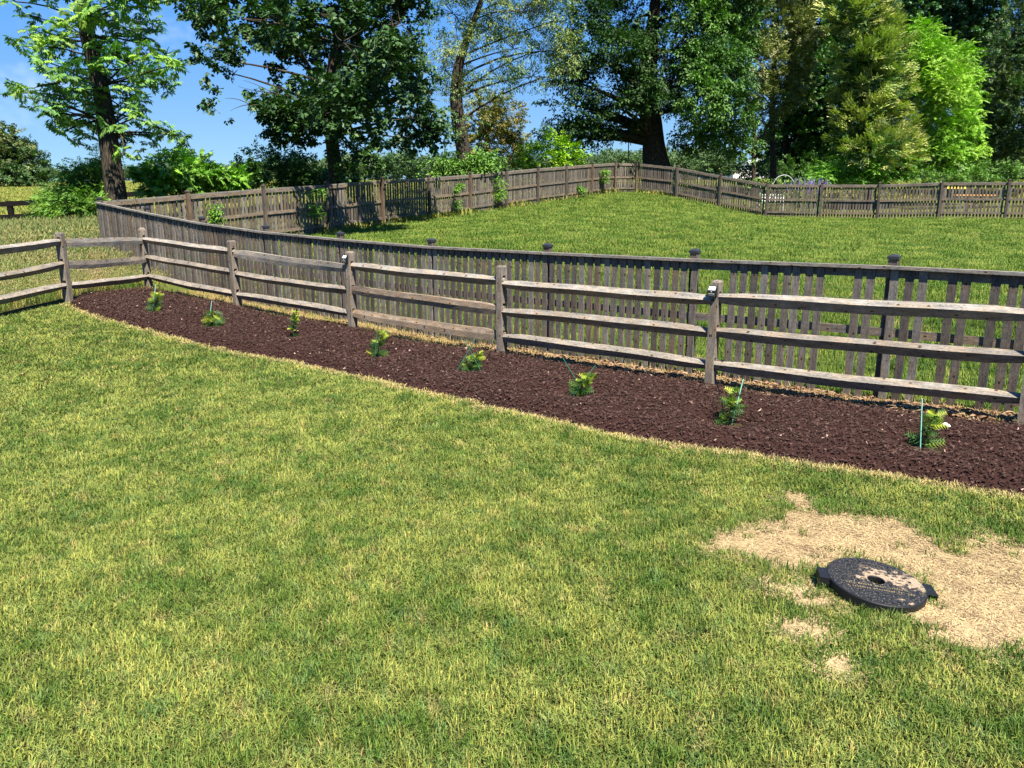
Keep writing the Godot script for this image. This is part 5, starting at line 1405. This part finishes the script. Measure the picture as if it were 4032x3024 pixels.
func build_lid() -> void:
	rng.seed = 860
	var p := v3(LID[0])
	p.y = gh(p.x, p.z)
	var o := thing("septic_riser_lid", p, "tilted round black plastic tank lid with sand on it, in a bare patch of lawn", "lid")
	# photograph shows sand caked over one side of the top
	var n := 256
	var img := Image.create(n, n, false, Image.FORMAT_RGB8)
	for j in n:
		for i in n:
			var x := (i / 255.0 - 0.5) * 0.6
			var z := (j / 255.0 - 0.5) * 0.6
			var q := Vector2(x, z).rotated(0.0)
			# band of sand reaching from the hole to the far rim and the tab
			var band := 1.0 - absf((q.y + 0.055 - q.x * 0.05) / 0.085) * 0.9
			band = minf(band, (q.x + 0.06) / 0.05)
			var spot := 1.0 - Vector2((q.x + 0.07) / 0.06, (q.y + 0.005) / 0.025).length()
			var spot2 := 1.0 - Vector2((q.x - 0.12) / 0.06, (q.y - 0.19) / 0.02).length()
			var s := maxf(maxf(band, spot), spot2) + noise.get_noise_2d(x * 16.0, z * 16.0) * 1.1 + noise.get_noise_2d(x * 60.0, z * 60.0) * 0.5
			var c := Color(0.009, 0.0095, 0.011)
			var grit := noise.get_noise_2d(x * 90.0 + 7.0, z * 90.0)
			if s > 0.05:
				c = c.lerp(Color(0.3, 0.225, 0.15), clampf(s * 1.6, 0.25, 1.0) * clampf(0.85 + grit, 0.3, 1.0))
			elif grit > 0.33:
				c = c.lerp(Color(0.3, 0.25, 0.16), 0.5)
			img.set_pixel(i, j, c.linear_to_srgb())
	var top := std(Color(1, 1, 1), 0.55, 0.35)
	top.albedo_texture = ImageTexture.create_from_image(img)
	var tilt := Basis(Vector3.BACK, -0.075) * Basis(Vector3.RIGHT, 0.05)
	var lift := Vector3(0, 0.075, 0)
	var yaw := Basis(Vector3.UP, -0.2)
	var r := 0.262
	var disc := MB.new()
	lathe(disc, [Vector2(r - 0.008, 0.0), Vector2(0.047, 0.004)])
	part("cover", disc.mesh(), top, o, Transform3D(tilt * yaw, lift))
	var rim := MB.new()
	lathe(rim, [Vector2(0.047, 0.004), Vector2(0.043, -0.002), Vector2(0.043, -0.03)], 40)
	part("hole_rim", rim.mesh(), M.black_plastic, o, Transform3D(tilt * yaw, lift))
	var skirt := MB.new()
	lathe(skirt, [Vector2(r - 0.03, -0.05), Vector2(r, -0.05), Vector2(r, -0.006), Vector2(r - 0.003, -0.002), Vector2(r - 0.008, 0.0)])
	lathe(skirt, [Vector2(0.043, -0.03), Vector2(r - 0.01, -0.032)], 40)
	part("skirt", skirt.mesh(), M.black_plastic, o, Transform3D(tilt * yaw, lift))
	for s in [-1.0, 1.0]:
		var tb := MB.new()
		tb.box(Vector3(0.06, 0.006, 0.12), Vector3(s * (r + 0.016), -0.006, 0))
		tb.box(Vector3(0.006, 0.05, 0.12), Vector3(s * (r + 0.043), -0.035, 0))
		for e in [-1.0, 1.0]:
			if s < 0 or e < 0:
				tb.box(Vector3(0.056, 0.046, 0.006), Vector3(s * (r + 0.012), -0.0325, e * 0.056))
		part("lug", tb.mesh(), M.black_plastic, o, Transform3D(tilt * yaw, lift))
	var riser := MB.new()
	lathe(riser, [Vector2(0.235, -0.2), Vector2(0.235, 0.022), Vector2(0.22, 0.022), Vector2(0.22, -0.2)])
	part("riser", riser.mesh(), M.black_plastic, o)
	# raised lettering round the rim and tread dashes
	var font := SystemFont.new()
	font.font_names = PackedStringArray(["Droid Sans"])
	font.font_weight = 700
	var st := SurfaceTool.new()
	st.begin(Mesh.PRIMITIVE_TRIANGLES)
	for w in [["CAUTION", -PI / 2], ["WARNING", PI / 2]]:
		var word: String = w[0]
		for i in word.length():
			var tm := TextMesh.new()
			tm.text = word[i]
			tm.font = font
			tm.font_size = 32
			tm.pixel_size = 0.0012
			tm.depth = 0.005
			var ang: float = w[1] + (i - (word.length() - 1) * 0.5) * 0.17
			var outd := Vector3(cos(ang), 0, sin(ang))
			var right := Vector3(-sin(ang), 0, cos(ang))
			var b := Basis(right, outd, right.cross(outd))
			st.append_from(tm, 0, Transform3D(b, outd * (r - 0.04) + Vector3(0, 0.003, 0)))
	var grey := std(lin(0.028, 0.029, 0.031), 0.5, 0.4)
	part("lettering", st.commit(), grey, o, Transform3D(tilt * yaw, lift))
	var dash := MB.new()
	for j in range(-6, 7):
		for i in range(-5, 6):
			var x := i * 0.046 + (0.023 if j % 2 == 0 else 0.0)
			var z := j * 0.036
			var d := Vector2(x, z).length()
			if d > r - 0.065 or d < 0.06 or absf(z - 0.072) < 0.012 or absf(z - 0.108) < 0.012:
				continue
			if (i + j) % 2 == 0:
				dash.box(Vector3(0.028, 0.005, 0.004), Vector3(x, 0.0035, z))
			else:
				dash.box(Vector3(0.004, 0.005, 0.012), Vector3(x - 0.004, 0.0035, z), Basis(Vector3.UP, 0.4))
				dash.box(Vector3(0.004, 0.005, 0.012), Vector3(x + 0.004, 0.0035, z), Basis(Vector3.UP, 0.4))
	var dm := part("tread_pattern", dash.mesh(), grey, o, Transform3D(tilt * yaw, lift))
	dm.set_meta("kind", "stuff")
	# rows of small moulded print, too worn to read, packed with sand
	var fine := MB.new()
	for row in [0.072, 0.108]:
		var x := -0.17
		while x < 0.17:
			if rng.randf() < 0.8:
				fine.box(Vector3(rf(0.004, 0.009), 0.004, rf(0.006, 0.012)), Vector3(x, 0.003, row + rf(-0.002, 0.002)))
			x += 0.0125
	var fm := part("worn_print", fine.mesh(), std(lin(0.16, 0.125, 0.07), 0.9, 0.2), o, Transform3D(tilt * yaw, lift))
	fm.set_meta("kind", "stuff")

# ---------------------------------------------------------------- far things
func build_house() -> void:
	var p := Vector3(121, 0, -400)
	p.y = gh(p.x, p.z)
	var o := thing("house", p, "distant white two storey house with a pale grey roof beyond the trees", "house")
	var wall := std(lin(0.62, 0.6, 0.58), 0.9)
	var tan_wall := std(lin(0.42, 0.36, 0.31), 0.9)
	var roof := std(lin(0.34, 0.36, 0.39), 0.85)
	var glass := std(lin(0.03, 0.035, 0.045), 0.1, 0.6)
	var w := MB.new()
	w.box(Vector3(13, 6.4, 9), Vector3(2, 3.2, 0))
	w.box(Vector3(7, 3.4, 7), Vector3(-8, 1.7, 2.5))
	part("wall", w.mesh(), wall, o)
	var g := MB.new()
	g.quad(Vector3(-11.3, 0.0, 6.02), Vector3(-11.3, 3.4, 6.02), Vector3(-5.2, 3.4, 6.02), Vector3(-5.2, 0.0, 6.02))
	g.tri(Vector3(-11.3, 3.4, 6.02), Vector3(-8.2, 5.6, 6.02), Vector3(-5.2, 3.4, 6.02))
	part("gable", g.mesh(), tan_wall, o)
	var r := MB.new()
	# hipped main roof
	var a := [Vector3(-5, 6.3, 5), Vector3(9, 6.3, 5), Vector3(9, 6.3, -5), Vector3(-5, 6.3, -5)]
	var h := [Vector3(-0.5, 10.6, 0), Vector3(5, 10.6, 0)]
	r.quad(a[0], h[0], h[1], a[1])
	r.tri(a[1], h[1], a[2])
	r.quad(a[2], h[1], h[0], a[3])
	r.tri(a[3], h[0], a[0])
	r.quad(a[0], a[1], a[2], a[3])
	part("roof", r.mesh(), roof, o)
	var r2 := MB.new()
	r2.quad(Vector3(-11.7, 3.2, 6.4), Vector3(-8.2, 5.9, 6.4), Vector3(-8.2, 5.9, -1.5), Vector3(-11.7, 3.2, -1.5))
	r2.quad(Vector3(-8.2, 5.9, 6.4), Vector3(-4.7, 3.2, 6.4), Vector3(-4.7, 3.2, -1.5), Vector3(-8.2, 5.9, -1.5))
	part("garage_roof", r2.mesh(), roof, o)
	for y in [1.7, 4.7]:
		for x in [-3.0, -1.2, 1.2, 3.2, 5.2, 7.2]:
			var wm := MB.new()
			wm.box(Vector3(0.95, 1.6, 0.1), Vector3(x, y, 4.53))
			part("window", wm.mesh(), glass, o)
	var dr := MB.new()
	dr.box(Vector3(4.4, 2.3, 0.1), Vector3(-8.2, 1.15, 6.08))
	part("garage_door", dr.mesh(), M.white, o)

func build_yard_things() -> void:
	# thin pole behind the fence by the maple
	var p := Vector3(6.68, gh(6.68, -46), -46)
	var m := MB.new()
	m.tube([Vector3(0, -0.3, 0), Vector3(0, 2.4, 0), Vector3(-0.06, 5.2, 0)], [0.035, 0.03, 0.02], 8)
	var o := thing("garden_pole", p, "thin dark pole standing beside the thick maple trunk", "pole")
	part("shaft", m.mesh(), M.black_metal, o)
	var hk := MB.new()
	hk.tube([Vector3(-0.06, 5.2, 0), Vector3(-0.02, 5.35, 0), Vector3(0.12, 5.4, 0), Vector3(0.24, 5.3, 0)], [0.015, 0.013, 0.013, 0.01], 6)
	part("hook", hk.mesh(), M.black_metal, o)
	# white bench seen through the pickets
	p = Vector3(12.9, gh(12.9, -39.4), -39.4)
	o = thing("garden_bench", p, "white garden bench seen through the gaps of the picket fence", "bench")
	o.rotation.y = -0.5
	for k in 3:
		var s := MB.new()
		s.box(Vector3(1.3, 0.03, 0.12), Vector3(0, 0.45, -0.14 + k * 0.14))
		part("seat_slat", s.mesh(), M.white, o)
	for k in 3:
		var s := MB.new()
		s.box(Vector3(1.3, 0.1, 0.025), Vector3(0, 0.58 + k * 0.13, -0.24 - 0.02 * k))
		part("back_slat", s.mesh(), M.white, o)
	for sx in [-1.0, 1.0]:
		for sz in [-0.2, 0.18]:
			var s := MB.new()
			s.box(Vector3(0.06, 0.44 if sz > 0 else 0.95, 0.06), Vector3(sx * 0.6, 0.22 if sz > 0 else 0.475, sz - 0.08))
			part("leg", s.mesh(), M.white, o)
	# arched hoop
	p = Vector3(13.34, gh(13.34, -39), -39)
	o = thing("garden_hoop", p, "grey wire plant hoop behind the picket fence", "hoop")
	var hm := MB.new()
	var pts := [Vector3(-0.52, -0.1, 0)]
	var rad := [0.02]
	for k in 13:
		var a := PI * k / 12.0
		pts.append(Vector3(-cos(a) * 0.52, 1.3 + sin(a) * 0.55, 0))
		rad.append(0.02)
	pts.append(Vector3(0.52, -0.1, 0))
	rad.append(0.02)
	hm.tube(pts, rad, 6)
	part("arch", hm.mesh(), std(lin(0.3, 0.32, 0.33), 0.5), o)
	# lavender
	rng.seed = 870
	p = Vector3(14.2, gh(14.2, -38.2), -38.2)
	o = thing("lavender_bush", p, "tall bush of purple flower spikes behind the picket fence", "flowers")
	var lv := MB.new()
	var fl := MB.new()
	for k in 90:
		var b := Vector3(rf(-0.8, 0.8), 0, rf(-0.35, 0.35))
		var t := b * 1.15 + Vector3(rf(-0.2, 0.2), rf(1.2, 1.85), rf(-0.15, 0.15))
		lv.col = Color(0.16, 0.24, 0.1)
		lv.tube([b, t], [0.008, 0.005], 3, false)
		fl.col = Color(0.2, 0.16, 0.36) * rf(0.7, 1.3)
		fl.tube([t.lerp(b, 0.2), t.lerp(b, 0.08), t], [0.012, 0.022, 0.006], 5, false)
	part("stems", lv.mesh(), M.leaf, o)
	part("flower_spikes", fl.mesh(), M.leaf, o)
	# low leafy plants at the fence foot, outside
	var leaf_spray := spray(20, 0.4, 0.12, 0.06, 0.3, 0.9, 871)
	for k in 3:
		rng.seed = 872 + k
		var q := Vector3([12.0, 12.7, 13.5][k], 0, [-38.6, -38.5, -38.2][k])
		q.y = gh(q.x, q.z)
		var b := thing("garden_plant", q, ["pale leafy garden plant left of the wire hoop", "pale leafy garden plant under the wire hoop", "pale leafy garden plant beside the purple flower spikes"][k].replace("left of", "nearest the maple, beside"), "plant", "garden plants behind the picket fence")
		var xf := []
		var cols := []
		for j in 60:
			var at := Vector3(rf(-0.5, 0.5), rf(0.2, 1.75), rf(-0.3, 0.3))
			xf.append(Transform3D(Basis(Vector3.UP, rf(0, TAU)).scaled(Vector3.ONE * rf(0.5, 0.9)), at))
			cols.append(Color(0.16, 0.26, 0.06) * rf(1.0, 1.8))
		var sm := MB.new()
		for j in 6:
			sm.tube([Vector3(rf(-0.2, 0.2), -0.05, rf(-0.1, 0.1)), Vector3(rf(-0.5, 0.5), 1.6, rf(-0.2, 0.2))], [0.012, 0.005], 4, false)
		part("stem", sm.mesh(), M.bark, b)
		many("foliage", leaf_spray, M.leaf, b, xf, cols).set_meta("kind", "stuff")
	# yellow board glimpsed through the pickets on the far side
	p = Vector3(19.9, gh(19.9, -35.6), -35.6)
	o = thing("timber_frame", p, "low timber frame with a yellow top board behind the far pickets", "frame")
	o.rotation.y = 0.5
	var yb := MB.new()
	yb.box(Vector3(1.9, 0.09, 0.05), Vector3(0, 1.22, 0))
	part("top_board", yb.mesh(), std(lin(0.75, 0.5, 0.06), 0.6), o)
	var ob := MB.new()
	ob.box(Vector3(3.2, 0.07, 0.05), Vector3(1.4, 0.9, 0.1))
	part("side_board", ob.mesh(), std(lin(0.5, 0.22, 0.05), 0.7), o)
	for x in [-0.9, 0.9, 2.9]:
		var lg := MB.new()
		lg.box(Vector3(0.08, 1.45, 0.05), Vector3(x, 0.55, 0.05))
		part("leg", lg.mesh(), M.fence_post[1], o)

# ---------------------------------------------------------------- sky
func cloud_cover() -> ImageTexture:
	var w := 2048
	var h := 1024
	var img := Image.create(w, h, false, Image.FORMAT_RGBA8)
	img.fill(Color(1, 1, 1, 0))
	rng.seed = 900
	var n := FastNoiseLite.new()
	n.seed = 5
	n.frequency = 0.05
	# [degrees right of the view, degrees up, half width, half height, strength]
	var puffs := [[-32.0, 4.0, 1.6, 0.6, 1.0], [-28.6, 1.7, 1.2, 0.28, 0.6], [-28.0, 10.2, 3.0, 0.9, 0.3], [-16.5, 4.4, 1.1, 0.4, 0.8], [-24.0, 4.3, 1.0, 0.3, 0.25], [-31.0, 2.4, 0.9, 0.25, 0.25], [1.5, 9.5, 1.0, 0.6, 0.7], [5.0, 4.2, 1.5, 0.4, 0.5], [9.0, 5.0, 1.5, 0.7, 0.8], [30.0, 12.0, 2.0, 0.8, 0.6]]
	for k in 46:
		puffs.append([rf(36.0, 324.0), rf(2.0, 30.0), rf(1.0, 5.0), rf(0.3, 1.2), rf(0.2, 0.9)])
	for p in puffs:
		var cx: float = fposmod(0.5 + p[0] / 360.0, 1.0) * w
		var cy: float = (0.5 - p[1] / 180.0) * h
		var rx: float = p[2] / 360.0 * w
		var ry: float = p[3] / 180.0 * h
		for y in range(int(cy - ry * 2) - 1, int(cy + ry * 2) + 2):
			for x in range(int(cx - rx * 2) - 1, int(cx + rx * 2) + 2):
				var dx := (x - cx) / rx
				var dy := (y - cy) / ry
				var d := sqrt(dx * dx + dy * dy)
				var a: float = clampf((1.0 - d + n.get_noise_2d(x * 3.0, y * 5.0) * 1.1) * 0.9, 0.0, 1.0) * p[4]
				if a > 0.0 and y > 0 and y < h / 2:
					var xx := posmod(x, w)
					var old := img.get_pixel(xx, y)
					img.set_pixel(xx, y, Color(1, 1, 1, maxf(old.a, a)))
	return ImageTexture.create_from_image(img)

func _ready() -> void:
	# ---- camera, sky, sun, exposure
	var cam := Camera3D.new()
	cam.name = "camera"
	cam.position = Vector3(0, 2.1, 0)
	cam.rotation_degrees = Vector3(-13.5, 0, 0)
	cam.fov = 53.1
	cam.near = 0.05
	cam.far = 2000.0
	add_child(cam)
	cam.current = true
	var env := Environment.new()
	env.background_mode = Environment.BG_SKY
	var sm := ProceduralSkyMaterial.new()
	sm.sky_top_color = lin(0.05, 0.26, 0.76)
	sm.sky_horizon_color = lin(0.42, 0.68, 0.8)
	sm.sky_curve = 0.08
	sm.ground_horizon_color = Color(0.55, 0.68, 0.72)
	sm.ground_bottom_color = Color(0.2, 0.24, 0.14)
	sm.sky_cover = cloud_cover()
	sm.sky_cover_modulate = Color(0.55, 0.5, 0.42)
	sm.sun_angle_max = 4.0
	var sky := Sky.new()
	sky.sky_material = sm
	env.sky = sky
	env.background_energy_multiplier = 0.41
	env.tonemap_mode = Environment.TONE_MAPPER_LINEAR
	env.tonemap_exposure = 3.2
	env.sdfgi_enabled = true
	env.ssao_enabled = true
	env.ssil_enabled = true
	var we := WorldEnvironment.new()
	we.name = "environment"
	we.environment = env
	add_child(we)
	var sun := DirectionalLight3D.new()
	sun.name = "sun"
	add_child(sun)
	var elev := deg_to_rad(58.0)
	var flat := Vector3(-0.38, 0, -0.925)
	sun.look_at_from_position(Vector3.ZERO, flat * cos(elev) + Vector3(0, -sin(elev), 0))
	sun.light_energy = 1.6
	sun.light_color = Color(1.0, 0.965, 0.9)
	sun.light_angular_distance = 0.53
	sun.shadow_enabled = true
	# ---- large structure
	noise.seed = 7
	noise.frequency = 1.0
	noise.fractal_octaves = 3
	rng.seed = 1
	bake_heights()
	make_materials()
	outlines()
	build_ground()
	build_bed()
	build_bare_patch()
	print("ground done ", Time.get_ticks_msec())
	build_split_fence()
	build_picket_fence("picket_fence", NEAR_POSTS, "grey picket fence with a flat cap board just behind the split rail fence", -1.0, LOOSE_PICKETS, true, false, 9201)
	build_picket_fence("picket_fence", REAR_POSTS, "grey picket fence climbing past the oak tree towards the thick maple", -1.0, [], false, true, 9202)
	build_picket_fence("picket_fence", FAR_POSTS, "grey picket fence from the thick maple past the tasselled tree", -1.0, [], false, true, 9203)
	build_board_fence()
	print("fences done ", Time.get_ticks_msec())
	build_trees()
	print("trees done ", Time.get_ticks_msec())
	build_lawn_grass()
	build_yard_grass()
	build_field_grass()
	build_strip()
	print("grass done ", Time.get_ticks_msec())
	# ---- objects
	build_saplings()
	build_solar_lights()
	build_lid()
	build_house()
	build_yard_things()
	print("all done ", Time.get_ticks_msec())
